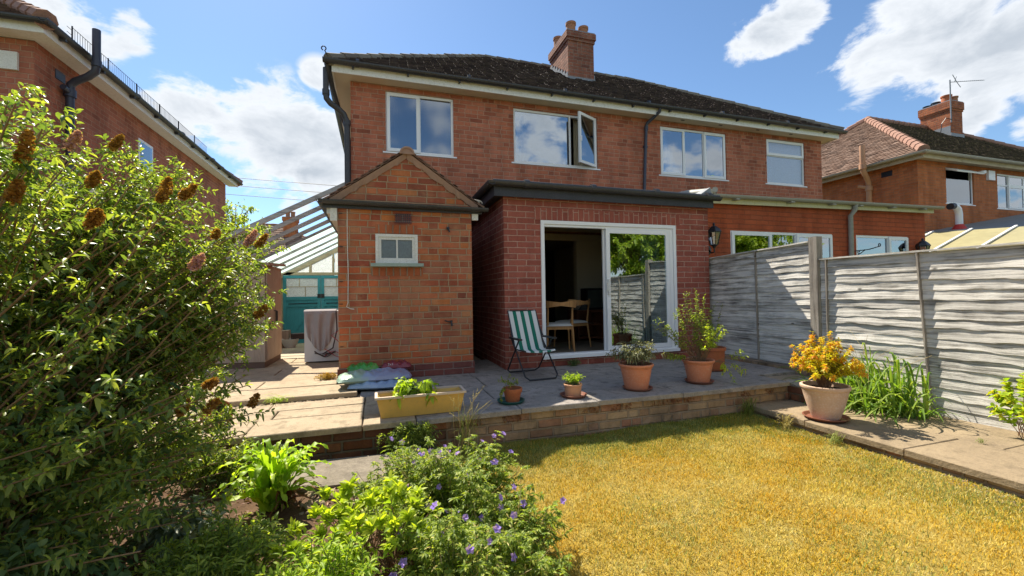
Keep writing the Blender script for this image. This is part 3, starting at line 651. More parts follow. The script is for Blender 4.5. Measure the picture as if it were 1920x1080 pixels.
# down pipe in the middle, soil pipe on the left corner
mb = MB(); mb.tube([(5.82, 7.66, 4.97), (5.82, 7.68, 4.90), (5.76, 7.78, 4.82), (5.68, 7.92, 4.73), (5.66, 7.94, 4.66), (5.62, 7.945, 3.9), (5.555, 7.945, 2.7)], .034, 10)
mb.tube([(5.664, 7.94, 4.66), (5.66, 7.942, 4.58)], .044, 10); mb.box(5.60, 5.70, 7.95, 7.99, 4.2, 4.24); mb.build('downpipe', 'pipe_blue', H, smooth=True)
mb = MB()
mb.tube([(-.79, 7.80, 4.93), (-.79, 7.80, 4.52)], .047, 12); mb.tube([(-.79, 7.80, 4.56), (-.79, 7.80, 4.47)], .06, 12)
mb.tube([(-.79, 7.80, 4.5), (-.78, 7.80, 4.41), (-.72, 7.82, 4.34), (-.60, 7.87, 4.28), (-.52, 7.91, 4.22), (-.475, 7.93, 4.12), (-.465, 7.94, 4.0), (-.465, 7.94, 2.2)], .05, 12)
mb.tube([(-.465, 7.94, 4.12), (-.465, 7.94, 4.03)], .06, 12)
mb.tube([(-.76, 7.72, 4.97), (-.75, 7.80, 4.85), (-.62, 8.3, 4.45), (-.50, 8.7, 4.2), (-.47, 8.8, 3.9), (-.47, 8.8, 2.9)], .036, 10)
mb.build('soil_pipe', 'gutter_dark', H, smooth=True)
mb = MB(); pts = [(-.80+.035*math.cos(a), 7.62, 5.17+.035*math.sin(a)) for a in np.linspace(-1.2, 4.4, 14)]; mb.tube(pts, .010, 6); mb.tube([pts[0], (-.74, 7.64, 5.06)], .01, 6); mb.build('hook', 'black_metal', H, smooth=True)
# windows
Yw = 8.045
window(H, Yw, *W1, [(W1[0], .79, W1[2], W1[3], 1), (.79, W1[1], W1[2], W1[3], 0)], glass='glass_dull')
wn = window(H, Yw, *W2, [(W2[0], 3.86, W2[2], W2[3], 0)])
mb = MB(); mb.box(3.84, 3.885, Yw-.011, Yw+.054, W2[2]+.045, W2[3]-.045); mb.build('mullion', 'white', wn)
# open sash, hinged on its right edge, swung outwards
hinge = Vector((4.455, Yw-.02, 0)); ang = R(180+27)
sd = Vector((math.cos(ang), math.sin(ang), 0)); nd = Vector((-sd.y, sd.x, 0)); SW = .58
Ms = Matrix(((sd.x, nd.x, 0, hinge.x), (sd.y, nd.y, 0, hinge.y), (0, 0, 1, 0), (0, 0, 0, 1)))
zz0, zz1 = W2[2]+.03, W2[3]-.02; mb = MB()
for a, b, c, d in ((0, SW, zz0, zz0+.055), (0, SW, zz1-.055, zz1), (0, .055, zz0+.055, zz1-.055), (SW-.055, SW, zz0+.055, zz1-.055)): mb.box(a, b, -.02, .02, c, d, Ms)
sh = mb.build('sash', 'white', wn)
MB().box(.055, SW-.055, -.004, .004, zz0+.055, zz1-.055, Ms).build('pane', 'glass', wn)
MB().box(SW-.04, SW-.02, .02, .05, 4.12, 4.22, Ms).build('handle', 'white', wn)
window(H, Yw, *W3, [(W3[0], 6.73, W3[2], W3[3], 1), (6.73, 7.27, W3[2], W3[3], 0), (7.27, W3[1], W3[2], W3[3], 1)])
window(H, Yw, *W4, [(W4[0], W4[1], W4[2], 4.36, 0), (W4[0], W4[1], 4.36, W4[3], 1)], glass='glass_pattern')
# curtains upstairs
def curtain(parent, x0, x1, y, z0, z1, mat, name='curtain', n=60, amp=.018, wl=.055, ph=0):
    mb = MB(); 
    for i in range(n):
        a, b = x0+(x1-x0)*i/n, x0+(x1-x0)*(i+1)/n
        ya, yb = (y+amp*math.sin(2*math.pi*(q-x0)/wl+ph+math.sin(q*23)*.8) for q in (a, b))
        mb.quad((a, ya, z0), (b, yb, z0), (b, yb, z1), (a, ya, z1))
    return mb.build(name, mat, parent, smooth=True)
curtain(H, 4.02, 4.42, 8.2, 3.66, 4.74, 'curtain_cream'); curtain(H, 6.15, 6.42, 8.25, 3.66, 4.74, 'room_wall'); curtain(H, 7.5, 7.85, 8.25, 3.66, 4.74, 'room_wall')
curtain(H, 2.66, 2.95, 8.2, 3.66, 4.74, 'curtain_cream'); curtain(H, .23, .42, 8.2, 3.66, 4.74, 'room_wall'); curtain(H, 9.2, 10.33, 8.22, 3.7, 4.2, 'room_wall', wl=.12)
MB().box(6.93, 6.99, 8.22, 8.26, 3.70, 4.35).build('window_ornament', 'white', H)
# chimney
ch = chimney(roof, 4.62, 5.34, 9.62, 10.72, 6.0, 7.62, pots=[(4.80, 9.80, .12, .30, 'pot_chim'), (5.18, 9.86, .12, .28, 'pot_chim'), (4.72, 10.42, .12, .26, 'pot_chim'), (5.15, 10.42, .12, .2, 'pot_chim')])
WORLD_FIX = True
mb = MB(); mb.box(4.60, 5.36, 9.600, 9.618, 6.30, 6.47); z = lambda y: 5.0+(y-7.66)*.706
for i in range(7):
    y = 9.62+i*.155; mb.box(4.598, 4.616, y, y+.152, z(y)-.02, z(y)+.20); mb.box(5.345, 5.363, y, y+.152, z(y)-.02, z(y)+.20)
mb.build('flashing', 'lead', ch)
# grey framed back door in the passage between the outhouse and the extension
MB().box(1.28, 1.64, 7.93, 7.99, .0, 2.0).build('door_frame', 'white', H); MB().box(1.34, 1.60, 7.90, 7.928, .05, 1.95).build('door', 'teal_dark', H)

# ------------------------------------------------------------ brick outhouse with its little gable
O = thing('brick_outhouse', 'small orange brick outhouse with tiled gable and one tiny white window', 'outhouse', (.37, 5.49, 0), world=True)
OW = (-.009, .50, 1.425, 1.79)
mb = MB(); wall_y(mb, 5.49, -.44, 1.195, .16, 2.13, [OW], .07)
mb.quad((-.44, 5.49, .16), (-.44, 5.49, 2.13), (-.44, 7.99, 2.13), (-.44, 7.99, .16)); mb.quad((1.195, 5.49, .16), (1.195, 7.99, .16), (1.195, 7.99, 2.13), (1.195, 5.49, 2.13))
mb.add([(-.50, 5.492, 2.13), (1.25, 5.492, 2.13), (.377, 5.492, 2.76)], [(0, 1, 2)]); mb.build('wall', 'brick_out', O)
mb = MB(); mb.box(-.455, 1.21, 5.477, 8.0, -.05, .16); mb.build('plinth', 'brick_plinth', O)
MB().quad((-.009, 5.487, 1.80), (.50, 5.487, 1.80), (.50, 5.487, 1.905), (-.009, 5.487, 1.905)).build('soldier_course', 'soldier_out', O); MB().quad((-.06, 5.487, 1.27), (.56, 5.487, 1.27), (.56, 5.487, 1.375), (-.06, 5.487, 1.375)).build('soldier_course', 'soldier_out', O)
# roof: two small tiled slopes, the tile ends showing as steps along the verge
tanO = (2.83-2.15)/(.377+.58); cO = math.cos(math.atan(tanO)); sO = math.sin(math.atan(tanO)); LO = .957/cO
mb = MB(); mb.slab((-.58, 5.44, 2.15), (.377, 5.44, 2.83), (.377, 8.0, 2.83), (-.58, 8.0, 2.15), -.03) if 0 else None
mb.add([(-.56, 5.45, 2.15), (.377, 5.45, 2.815), (1.314, 5.45, 2.15), (-.56, 8.0, 2.15), (.377, 8.0, 2.815), (1.314, 8.0, 2.15)], [(0, 1, 4, 3), (1, 2, 5, 4)])
for sx in (-1, 1):
    Ox = .377+sx*.957
    rows = 11; g = LO/rows
    for r in range(rows):
        v = r*g
        y = 5.43
        while y < 7.98:
            y1 = min(7.99, y+.165); t = .018+random.gauss(0, .002)
            P = lambda vv, yy, h: (Ox-sx*vv*cO-(-sx)*0+sx*h*sO*1, yy, 2.15+vv*sO+h*cO)
            a = [P(v-.01, y, .020+t), P(v-.01, y1-.004, .020+t), P(v+g*1.5, y1-.004, .004+t), P(v+g*1.5, y, .004+t), P(v-.01, y, .016), P(v-.01, y1-.004, .016), P(v+g*1.5, y1-.004, .002), P(v+g*1.5, y, .002)]
            mb.add(a, [(0, 1, 2, 3), (7, 6, 5, 4), (0, 4, 5, 1), (3, 2, 6, 7), (0, 3, 7, 4), (1, 5, 6, 2)]); y = y1
rfO = mb.build('roof', 'tile_brown', O)
mb = MB(); mb.halfpipe((.377, 5.40, 2.785), (.377, 8.0, 2.785), .092, .02, 12, 0, 180); mb.add([(.377+.088*math.cos(a), 5.415, 2.785+.088*math.sin(a)) for a in np.linspace(0, math.pi, 12)], [tuple(range(12))]); mb.build('ridge_tiles', 'mortar_verge', rfO, smooth=False)
mb = MB()
for sx in (-1, 1):   # mortar verge under the tile ends
    e = Vector((.377+sx*.90, 0, 2.17)); p = Vector((.377, 0, 2.80)); d = (p-e).normalized(); dn = Vector((0, 0, -1))
    pts = []; N = 24
    for i in range(N+1):
        q = e.lerp(p, i/N); pts.append((q.x, q.z+.020, q.z-.045-random.uniform(0, .03)))
    for i in range(N): a, b = pts[i], pts[i+1]; mb.add([(a[0], 5.478, a[2]), (b[0], 5.478, b[2]), (b[0], 5.440, b[1]), (a[0], 5.440, a[1])], [(0, 1, 2, 3)])
mb.build('verge', 'mortar_verge', O)
mb = MB(); mb.halfpipe((-.64, 5.40, 2.165), (1.40, 5.40, 2.145), .048); mb.box(-.60, 1.33, 5.45, 5.476, 2.08, 2.145); mb.halfpipe((-.62, 5.36, 2.165), (-.62, 8.0, 2.165), .045, .006, 8, 180, 360)
mb.build('gutter', 'gutter_dark', O)
MB().box(-.56, -.45, 5.50, 8.0, 2.02, 2.14).box(-.52, -.442, 5.46, 5.50, 1.93, 2.10).build('fascia', 'white_old', O); MB().box(1.20, 1.28, 5.46, 5.50, 2.0, 2.10).build('fascia_end', 'white_old', O)
mb = MB(); x0, x1, z0, z1 = OW; Y = 5.50; frame_boxes(mb, x0, x1, z0, z1, Y-.02, Y+.04, .035); frame_boxes(mb, x0+.036, x1-.036, z0+.036, z1-.036, Y-.008, Y+.03, .032); mb.box(.237, .257, Y-.006, Y+.03, z0+.068, z1-.068)
w_ = mb.build('window', 'white_old', O); MB().box(x0+.06, x1-.06, Y+.012, Y+.018, z0+.06, z1-.06).build('pane', 'glass_small', w_); MB().box(-.065, .565, 5.41, 5.50, 1.385, 1.424).build('sill', 'sill_green', w_)
mb = MB(); mb.tube([(-.33, 5.484, 2.08), (-.332, 5.483, 1.7), (-.325, 5.483, 1.3), (-.33, 5.482, .95), (-.345, 5.48, .90), (-.30, 5.478, .875), (-.26, 5.48, .87)], .0045, 5); mb.build('wall_cable', 'white_old', O)
for zz in (2.02, 1.62, 1.2, .93, .42): MB().box(-.425, -.385, 5.482, 5.489, zz, zz+.008).build('wall_tie', 'black_metal', O)
for zz in (0, 1): MB().tube([(1.24+.05*zz+.07*math.cos(a), 5.52+.03*zz, 2.24+.04*math.sin(a)) for a in np.linspace(0, 5.2, 16)], .011, 6).build('hose_loop', 'gutter_grey', O, smooth=True)
mb = MB(); mb.box(.225, .428, 5.475, 5.489, 1.925, 2.05); nv = mb.build('air_brick', 'brick_plinth', O)
mb = MB()
for i in range(7):
    for j in range(5): x = .238+i*.0262; z = 1.938+j*.0225; mb.box(x, x+.0165, 5.472, 5.4745, z, z+.013)
mb.build('vent_holes', 'black_metal', nv)
mb = MB(); mb.tube([(.905, 5.49, .68), (.905, 5.43, .68)], .014, 8); mb.tube([(.905, 5.435, .70), (.905, 5.43, .66), (.91, 5.41, .63)], .012, 8); mb.tube([(.82, 5.44, .70), (.865, 5.43, .685), (.92, 5.43, .69)], .008, 6); mb.build('tap', 'black_metal', O, smooth=True)
mb = MB(); mb.tube([(.875, 5.485, 1.89), (.88, 5.455, 1.885), (.90, 5.445, 1.83)], .010, 6); mb.box(.865, .90, 5.455, 5.48, 1.865, 1.90); mb.build('hook', 'black_metal', O)

# ------------------------------------------------------------ flat roofed extension with the sliding patio door
X = thing('rear_extension', 'flat roofed red brick extension with black fascia and white sliding patio door', 'extension', (3.37, 5.55, 0), world=True)
D = (2.19, 4.435, .125, 2.05)
mb = MB(); wall_y(mb, 5.55, 1.655, 5.075, -.03, 2.36, [D], .10)
mb.quad((1.655, 5.55, -.03), (1.655, 5.55, 2.36), (1.655, 7.99, 2.36), (1.655, 7.99, -.03)); mb.quad((5.075, 5.55, -.03), (5.075, 7.99, -.03), (5.075, 7.99, 2.36), (5.075, 5.55, 2.36)); mb.build('wall', 'brick_ext', X)
MB().quad((2.10, 5.546, 2.055), (4.53, 5.546, 2.055), (4.53, 5.546, 2.222), (2.10, 5.546, 2.222)).build('soldier_course', 'brick_soldier', X)
MB().box(1.50, 5.09, 5.44, 5.47, 2.335, 2.46).box(1.50, 1.53, 5.47, 7.99, 2.335, 2.46).box(1.53, 5.09, 5.47, 5.54, 2.362, 2.385).box(1.53, 1.65, 5.54, 7.99, 2.362, 2.385).build('fascia', 'felt_dark', X)
mb = MB().box(1.49, 5.12, 5.44, 7.99, 2.462, 2.50); mb.build('flat_roof', 'felt_dark', X)
mb = MB(); mb.halfpipe((1.40, 5.385, 2.51), (5.17, 5.385, 2.49), .055, .006, 10); mb.halfpipe((1.445, 7.4, 2.50), (1.445, 5.33, 2.51), .055, .006, 10)
for x in (1.9, 2.9, 3.95, 4.9): mb.tube([(x, 5.385, 2.502), (x+.07, 5.385, 2.502)], .061, 10)
mb.tube([(1.47, 5.385, 2.515), (5.15, 5.385, 2.50)], .030, 8)
mb.tube([(1.445, 6.9, 2.47), (1.40, 6.9, 2.42), (1.32, 6.85, 2.38), (1.31, 6.8, 2.2)], .034, 8); mb.build('gutter', 'gutter_dark', X, smooth=True)
mb = MB(); mb.add([(4.82, 5.52, 2.50), (5.09, 5.50, 2.68), (5.12, 6.9, 2.68), (4.82, 6.9, 2.50), (5.12, 5.50, 2.5), (5.12, 6.9, 2.5)], [(0, 1, 2, 3), (0, 4, 1), (1, 4, 5, 2)]); mb.build('flashing', 'lead', X)
# door: outer frame, fixed light, sliding light pushed to the right
x0, x1, z0, z1 = D; Y = 5.555
mb = MB(); frame_boxes(mb, x0, x1, z0, z1, Y-.03, Y+.08, .05); mb.box(x0+.05, x1-.05, Y-.012, Y+.06, z1-.085, z1-.052); mb.box(x0-.005, x1+.005, Y-.065, Y-.031, z0-.012, z0+.03); mb.box(x1-.115, x1-.055, Y-.02, Y+.06, z0+.05, z1-.086)
dr = mb.build('patio_door', 'white', X)
mb = MB(); frame_boxes(mb, 3.215, 4.315, z0+.055, z1-.088, Y-.022, Y+.012, .062); sl_ = mb.build('sliding_frame', 'white', dr)
MB().box(3.28, 4.25, Y-.008, Y-.002, z0+.118, z1-.15).build('pane', 'glass_door', dr)
MB().box(3.225, 3.262, Y-.05, Y-.023, 1.0, 1.22).box(3.21, 3.225, Y-.04, Y-.023, 1.05, 1.17).build('handle', 'white_old', dr)
mb = MB(); frame_boxes(mb, 3.19, 4.33, z0+.055, z1-.088, Y+.03, Y+.06, .05); mb.build('fixed_frame', 'white', dr)
# room inside
mb = MB(); mb.box(1.70, 5.05, 5.66, 12.5, .08, .11); mb.build('room_floor', 'carpet', X)
MB().quad((1.72, 5.66, .1), (1.72, 5.66, 2.3), (1.72, 8, 2.3), (1.72, 8, .1)).quad((5.03, 5.66, .1), (5.03, 12, .1), (5.03, 12, 2.3), (5.03, 5.66, 2.3)).quad((1.72, 5.66, 2.3), (5.03, 5.66, 2.3), (5.03, 12, 2.3), (1.72, 12, 2.3)).box(3.98, 5.0, 8.05, 8.2, .11, 2.29).box(1.75, 5.0, 8.0, 8.1, 2.12, 2.28).build('room_wall', 'room_wall', X)
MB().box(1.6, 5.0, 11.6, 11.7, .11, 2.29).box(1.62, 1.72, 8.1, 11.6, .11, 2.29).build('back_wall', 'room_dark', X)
MB().box(2.5, 3.9, 6.0, 7.4, .111, .118).build('rug', 'rug', X)
curtain(X, 3.92, 4.24, 5.70, .14, 1.95, 'curtain', n=90); curtain(X, 3.55, 3.72, 5.78, .14, 1.95, 'curtain_cream', n=40)

# ------------------------------------------------------------ the neighbour's extension
NX = thing('rear_extension', 'smooth red rendered extension with pale sloping gutter behind the grey fence', 'extension', (8, 5.75, 0), world=True)
mb = MB(); NW1 = (5.72, 8.10, .2, 2.05); NW2 = (8.72, 10.2, 1.05, 2.055)
wall_y(mb, 5.75, 5.085, 10.72, -.4, 2.56, [NW1, NW2], .08)
mb.quad((10.72, 5.75, -.4), (10.72, 7.99, -.4), (10.72, 7.99, 2.56), (10.72, 5.75, 2.56)); mb.quad((5.085, 5.75, 2.3), (5.085, 5.75, 2.56), (5.085, 7.99, 2.56), (5.085, 7.99, 2.3)); mb.build('wall', 'render_red', NX)
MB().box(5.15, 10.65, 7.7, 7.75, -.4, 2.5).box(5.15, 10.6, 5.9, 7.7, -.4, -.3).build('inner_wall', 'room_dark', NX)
mb = MB()
def sbox(mb, x0, x1, y0, y1, za0, za1, zb0, zb1):
    mb.add([(x0, y0, za0), (x1, y0, zb0), (x1, y1, zb0), (x0, y1, za0), (x0, y0, za1), (x1, y0, zb1), (x1, y1, zb1), (x0, y1, za1)], [(3, 2, 1, 0), (4, 5, 6, 7), (0, 1, 5, 4), (1, 2, 6, 5), (2, 3, 7, 6), (3, 0, 4, 7)])
sbox(mb, 5.18, 10.85, 5.66, 5.69, 2.47, 2.60, 2.545, 2.665); mb.build('fascia', 'fascia_yellow', NX)
mb = MB(); sbox(mb, 5.12, 10.9, 5.70, 7.99, 2.605, 2.635, 2.67, 2.70); mb.build('flat_roof', 'felt_dark', NX)
mb = MB(); mb.halfpipe((5.20, 5.60, 2.60), (10.98, 5.60, 2.665), .055, .006, 10); 
for x in (5.7, 6.9, 7.9, 8.6, 9.5, 10.4): mb.box(x-.02, x+.06, 5.56, 5.66, 2.525+(x-5.2)*.011, 2.545+(x-5.2)*.011)
mb.build('gutter', 'gutter_grey', NX)
mb = MB(); mb.tube([(5.16, 5.58, 2.62), (5.05, 6.0, 2.68), (5.0, 6.6, 2.72)], .07, 10); mb.tube([(5.28, 5.60, 2.68), (5.55, 5.95, 2.70), (5.9, 6.6, 2.72)], .045, 10); mb.build('roof_pipe', 'gutter_grey', NX, smooth=True)
mb = MB(); mb.tube([(8.52, 5.60, 2.63), (8.52, 5.62, 2.5), (8.50, 5.69, 2.4), (8.50, 5.70, -.4)], .042, 10); mb.build('downpipe', 'gutter_grey', NX, smooth=True)
window(NX, 5.77, *NW1, [(5.72, 6.62, .2, 2.05, 1), (6.62, 7.2, .2, 2.05, 0), (7.2, 8.10, .2, 2.05, 1)], sill=0); window(NX, 5.77, *NW2, [(8.72, 9.62, 1.05, 2.055, 0), (9.62, 10.2, 1.05, 2.055, 1)])
curtain(NX, 7.55, 7.8, 5.95, .2, 2.0, 'curtain_cream')
def lantern(loc, label, s=1.0, out=.14):
    t = thing('wall_lantern', label, 'lantern', loc, group='black carriage lanterns on the neighbour\'s wall')
    mb = MB(); mb.lathe([(0, -.01), (.055, -.01), (.05, .02), (.02, .03), (0, .03)], (0, 0, 0), 16)
    vs = [(x, -z, y*1.5) for x, y, z in mb.v]; mb.v = [(x, y-.0, z) for x, y, z in vs]
    mb.tube([(0, -.02, 0), (0, -.07, -.05), (0, -out, -.045), (0, -out, .03)], .012, 8); mb.build('bracket', 'black_metal', t, smooth=True)
    c = (0, -out, .0); mb = MB()
    mb.lathe([(0, .02), (.02, .025), (.03, .05), (.062, .07), (.062, .08)], c, 6)
    mb.lathe([(.115, .27), (.118, .285), (.09, .33), (.05, .37), (.02, .385), (.016, .40), (.022, .41), (.01, .435), (0, .44)], c, 6)
    for k in range(6):
        a = k*math.pi/3; mb.tube([(c[0]+.06*math.cos(a), c[1]+.06*math.sin(a), .075), (c[0]+.105*math.cos(a), c[1]+.105*math.sin(a), .275)], .006, 5)
    fr = mb.build('lamp_frame', 'black_metal', t); mb = MB(); mb.lathe([(.056, .078), (.101, .275)], c, 6); mb.build('glass', 'glass_lamp', fr)
    MB().lathe([(0, .08), (.016, .08), (.02, .13), (.028, .17), (.018, .21), (0, .22)], c, 12).build('bulb', 'white', fr, smooth=True)
    return t
lantern((5.24, 5.745, 1.70), 'black six sided wall lantern at the left edge of the rendered extension')
lantern((10.37, 5.745, 1.58), 'black wall lantern at the far right corner of the rendered extension, above the fence')
t = thing('plant_bracket', 'black scrolled iron hanging basket bracket on the rendered wall beside the grey downpipe', 'bracket', (8.62, 5.748, 1.72))
mb = MB(); mb.tube([(0, -.01, .10), (0, -.01, -.14)], .010, 6); mb.tube([(0, -.01, .02), (.18, -.16, .04), (.30, -.27, .09)], .009, 6); mb.tube([(.30+.028*math.cos(a), -.27, .115+.028*math.sin(a)) for a in np.linspace(-1.5, 4, 10)], .008, 5)
mb.tube([(0, -.01, -.10), (.08, -.08, -.03), (.13, -.12, .03)], .008, 6); mb.tube([(.07+.025*math.cos(a), -.06, -.005+.025*math.sin(a)) for a in np.linspace(0, 5.5, 10)], .007, 5); mb.build('scroll_arm', 'black_metal', t)

# ------------------------------------------------------------ house on the left
L = thing('brick_house', 'red brick house close by on the left behind the tall flowering bush', 'house', (-8, 8, 0), world=True)
mb = MB(); LW = [(-9.5, -8.2, 3.6, 4.7)]
wall_y(mb, 8.0, -12, -4.75, -.45, 4.85, LW, .1); mb.quad((-4.75, 8, -.45), (-4.75, 16.3, -.45), (-4.75, 16.3, 4.85), (-4.75, 8, 4.85)); mb.quad((-12, 16.3, -.45), (-12, 8, -.45), (-12, 8, 4.85), (-12, 16.3, 4.85)); mb.quad((-4.75, 16.3, -.45), (-12, 16.3, -.45), (-12, 16.3, 4.85), (-4.75, 16.3, 4.85)); mb.build('wall', 'brick_left', L)
window(L, 8.05, *LW[0], [(-9.5, -8.8, 3.6, 4.7, 1), (-8.8, -8.2, 3.6, 4.7, 0)])
MB().box(-11.9, -5, 8.6, 8.65, 2, 4.8).build('inner_wall', 'room_dark', L)
mb = MB(); mb.box(-12.3, -4.47, 7.70, 7.725, 4.84, 4.97); mb.box(-4.495, -4.47, 7.725, 16.6, 4.84, 4.97); mb.box(-12.3, -12.27, 7.725, 16.6, 4.84, 4.97); mb.build('fascia', 'fascia_cream', L)
MB().box(-12.27, -4.496, 7.726, 7.999, 4.855, 4.867).box(-4.749, -4.496, 8, 16.6, 4.855, 4.867).build('soffit', 'fascia_cream', L)
hip_roof(L, -12.35, -4.42, 7.65, 16.65, 4.98, .70, ('tile_plain', 'tile_plain'), detail=('S', 'E'), ridge='ridge_red', cap_r=.12)
mb = MB(); mb.halfpipe((-4.40, 16.7, 4.99), (-4.40, 7.55, 4.99), .058); mb.halfpipe((-12.4, 7.62, 4.99), (-4.36, 7.62, 4.99), .058)
for y in np.arange(8.0, 16.5, .95): mb.box(-4.46, -4.38, y-.02, y+.02, 4.90, 4.95)
for y in (10.0, 12.0, 14.0): mb.tube([(-4.40, y, 4.985), (-4.40, y+.06, 4.985)], .064, 8)
mb.build('gutter', 'gutter_dark', L)
mb = MB(); yp = 8.60
mb.tube([(-4.66, yp, 1.0), (-4.66, yp, 4.38), (-4.65, yp, 4.50), (-4.58, yp-.02, 4.56), (-4.40, yp-.06, 4.64), (-4.29, yp-.09, 4.72), (-4.27, yp-.10, 4.84), (-4.27, yp-.10, 5.40)], .055, 12); mb.tube([(-4.66, yp, 4.30), (-4.66, yp, 4.42)], .078, 12); mb.tube([(-4.27, yp-.10, 4.80), (-4.27, yp-.10, 4.90)], .068, 12)
mb.tube([(-4.66, yp, 4.36), (-4.66, yp-.16, 4.40)], .045, 10); mb.build('soil_pipe', 'pipe_blue', L, smooth=True)
MB().box(-4.755, -4.74, 8.42, 8.64, 4.52, 4.66).build('air_brick', 'gutter_dark', L)
MB().box(-5.12, -4.92, 7.96, 7.998, 4.38, 4.64).build('vent_cover', 'white_old', L)
mb = MB(); ya, yb = 8.35, 13.9
for y in np.arange(ya, yb+.01, .94): mb.tube([(-4.50, y, 5.02), (-4.50, y, 5.33)], .011, 5)
for h in (5.09, 5.31): mb.tube([(-4.50, ya, h), (-4.50, yb, h)], .006, 4)
for y in np.arange(ya, yb, .062): mb.tube([(-4.50, y, 5.09), (-4.50, y, 5.31)], .0035, 3, caps=False)
for k in range(3): mb.tube([(-4.50, ya-.12, 5.10+.08*k), (-4.50, ya, 5.10+.08*k)], .005, 4)
tag(mb.build('roof_railing', 'black_metal'), 'thin black wire railing along the roof edge of the left house', 'railing')
wn = MB().box(-4.80, -4.735, 10.85, 11.45, 3.8, 4.45); wo = wn.build('window', 'white', L); MB().box(-4.733, -4.728, 10.91, 11.39, 3.86, 4.39).build('pane', 'glass_dull', wo)
# side door canopy and low outbuilding seen through the bush
MB().box(-4.745, -4.3, 8.3, 9.6, 2.75, 2.9).build('canopy', 'white_old', L)

# ------------------------------------------------------------ house on the right
G = thing('brick_house', 'orange brick house on the right with brown tiled hip roof and television aerial', 'house', (20, 8.35, 0), world=True)
GW1 = (16.62, 17.98, 3.62, 4.72); GW2 = (19.20, 21.6, 3.58, 4.72)
mb = MB(); wall_y(mb, 8.35, 15.33, 27, -.45, 4.86, [GW1, GW2], .1)
mb.quad((15.33, 8.35, -.45), (15.33, 8.35, 4.86), (15.33, 15.3, 4.86), (15.33, 15.3, -.45)); mb.quad((27, 8.35, -.45), (27, 15.3, -.45), (27, 15.3, 4.86), (27, 8.35, 4.86)); mb.quad((15.33, 15.3, -.45), (15.33, 15.3, 4.86), (27, 15.3, 4.86), (27, 15.3, -.45)); mb.build('wall', 'brick_right', G)
MB().box(15.5, 26.9, 9.2, 9.25, 2, 4.8).build('inner_wall', 'room_dark', G)
rg = hip_roof(G, 14.98, 27.3, 8.0, 15.7, 4.98, .74, ('tile_shade_moss', 'tile_red'), detail=('S', 'W'), gauge=.12, tw=.18, ridge='ridge_red', cap_r=.13)  # rear slope darker than the sunny hip face by tile colour
MB().box(15.06, 27.2, 8.06, 8.085, 4.80, 4.95).box(15.06, 15.085, 8.085, 15.6, 4.80, 4.95).box(15.085, 27.2, 8.085, 8.349, 4.862, 4.875).box(15.085, 15.329, 8.35, 15.6, 4.862, 4.875).build('fascia', 'cream_wood', G)
mb = MB(); mb.halfpipe((14.90, 7.96, 4.97), (27.4, 7.96, 4.97), .065); mb.halfpipe((14.94, 15.7, 4.97), (14.94, 7.9, 4.97), .062); mb.build('gutter', 'gutter_grey', G)
chimney(rg, 22.22, 22.98, 10.95, 11.95, 6.2, 8.62, 'brick_chim_red', pots=[(22.4, 11.15, .16, .28, 'terracotta_dark'), (22.78, 11.12, .14, .26, 'pot_chim'), (22.4, 11.5, .14, .14, 'black_metal'), (22.4, 11.78, .14, .10, 'black_metal')], corbel=(.30, .05))
mb = MB(); mb.box(22.18, 23.02, 10.92, 10.945, 7.0, 7.30); mb.box(22.19, 22.215, 10.95, 11.95, 7.1, 7.60); mb.build('flashing', 'lead', rg)
window(G, 8.40, *GW1, [(GW1[0], GW1[1], GW1[2], 4.42, 0)], glass='glass_dull')
t0 = 4.70; q = Matrix.Translation((0, 8.38, t0)) @ Matrix.Rotation(R(-62), 4, 'X')
mb = MB()
for a, b, c, d in ((16.64, 17.96, -.34, -.29), (16.64, 17.96, -.05, 0), (16.64, 16.70, -.29, -.05), (17.90, 17.96, -.29, -.05)): mb.box(a, b, -.02, .02, c, d, q)
sg = mb.build('open_sash', 'white', G); MB().box(16.70, 17.90, -.004, .004, -.29, -.05, q).build('pane', 'glass_dull', sg)
window(G, 8.40, *GW2, [(19.20, 19.85, 3.58, 4.72, 0), (19.85, 20.7, 3.58, 4.35, 1), (19.85, 20.7, 4.35, 4.72, 1), (20.7, 21.6, 3.58, 4.72, 0)])
curtain(G, 19.3, 21.5, 8.6, 3.6, 4.7, 'white', wl=.3, amp=.03)
MB().box(18.62, 18.95, 8.28, 8.35, 4.45, 4.75).build('vent_box', 'white', G); MB().lathe([(0, -.06), (.1, -.04), (.1, .04), (0, .06)], (18.3, 8.30, 4.66), 14).build('outside_light', 'white', G)
mb = MB(); mb.tube([(15.25, 9.62, 1.6), (15.25, 9.62, 4.35), (15.20, 9.60, 4.50), (15.02, 9.55, 4.66), (14.86, 9.52, 4.80), (14.84, 9.52, 4.95), (14.84, 9.52, 5.62)], .075, 12); mb.tube([(15.25, 9.62, 4.22), (15.25, 9.62, 4.36)], .10, 12); mb.tube([(14.84, 9.52, 4.86), (14.84, 9.52, 5.02)], .10, 12); mb.tube([(15.22, 9.62, 4.32), (15.1, 9.85, 4.40)], .05, 8); mb.build('soil_pipe', 'pipe_tan', G, smooth=True)
MB().box(15.318, 15.332, 9.0, 9.3, 4.55, 4.72).build('air_brick', 'black_metal', G)
t = thing('television_aerial', 'grey metal television aerial on a mast strapped to the right hand chimney', 'aerial', (22.12, 10.88, 7.7), world=False)
mb = MB(); mb.tube([(0, 0, 0), (0, 0, 1.72)], .022, 6); mb.build('mast', 'lead', t); mb = MB(); mb.tube([(.0, -.02, 1.62), (1.45, -.35, 1.74)], .013, 5)
for k in range(12): x = .40+k*.09; mb.tube([(x, -.02-x*.23-.06, 1.62+x*.083-.04), (x, -.02-x*.23+.06, 1.62+x*.083+.04)], .007, 3)
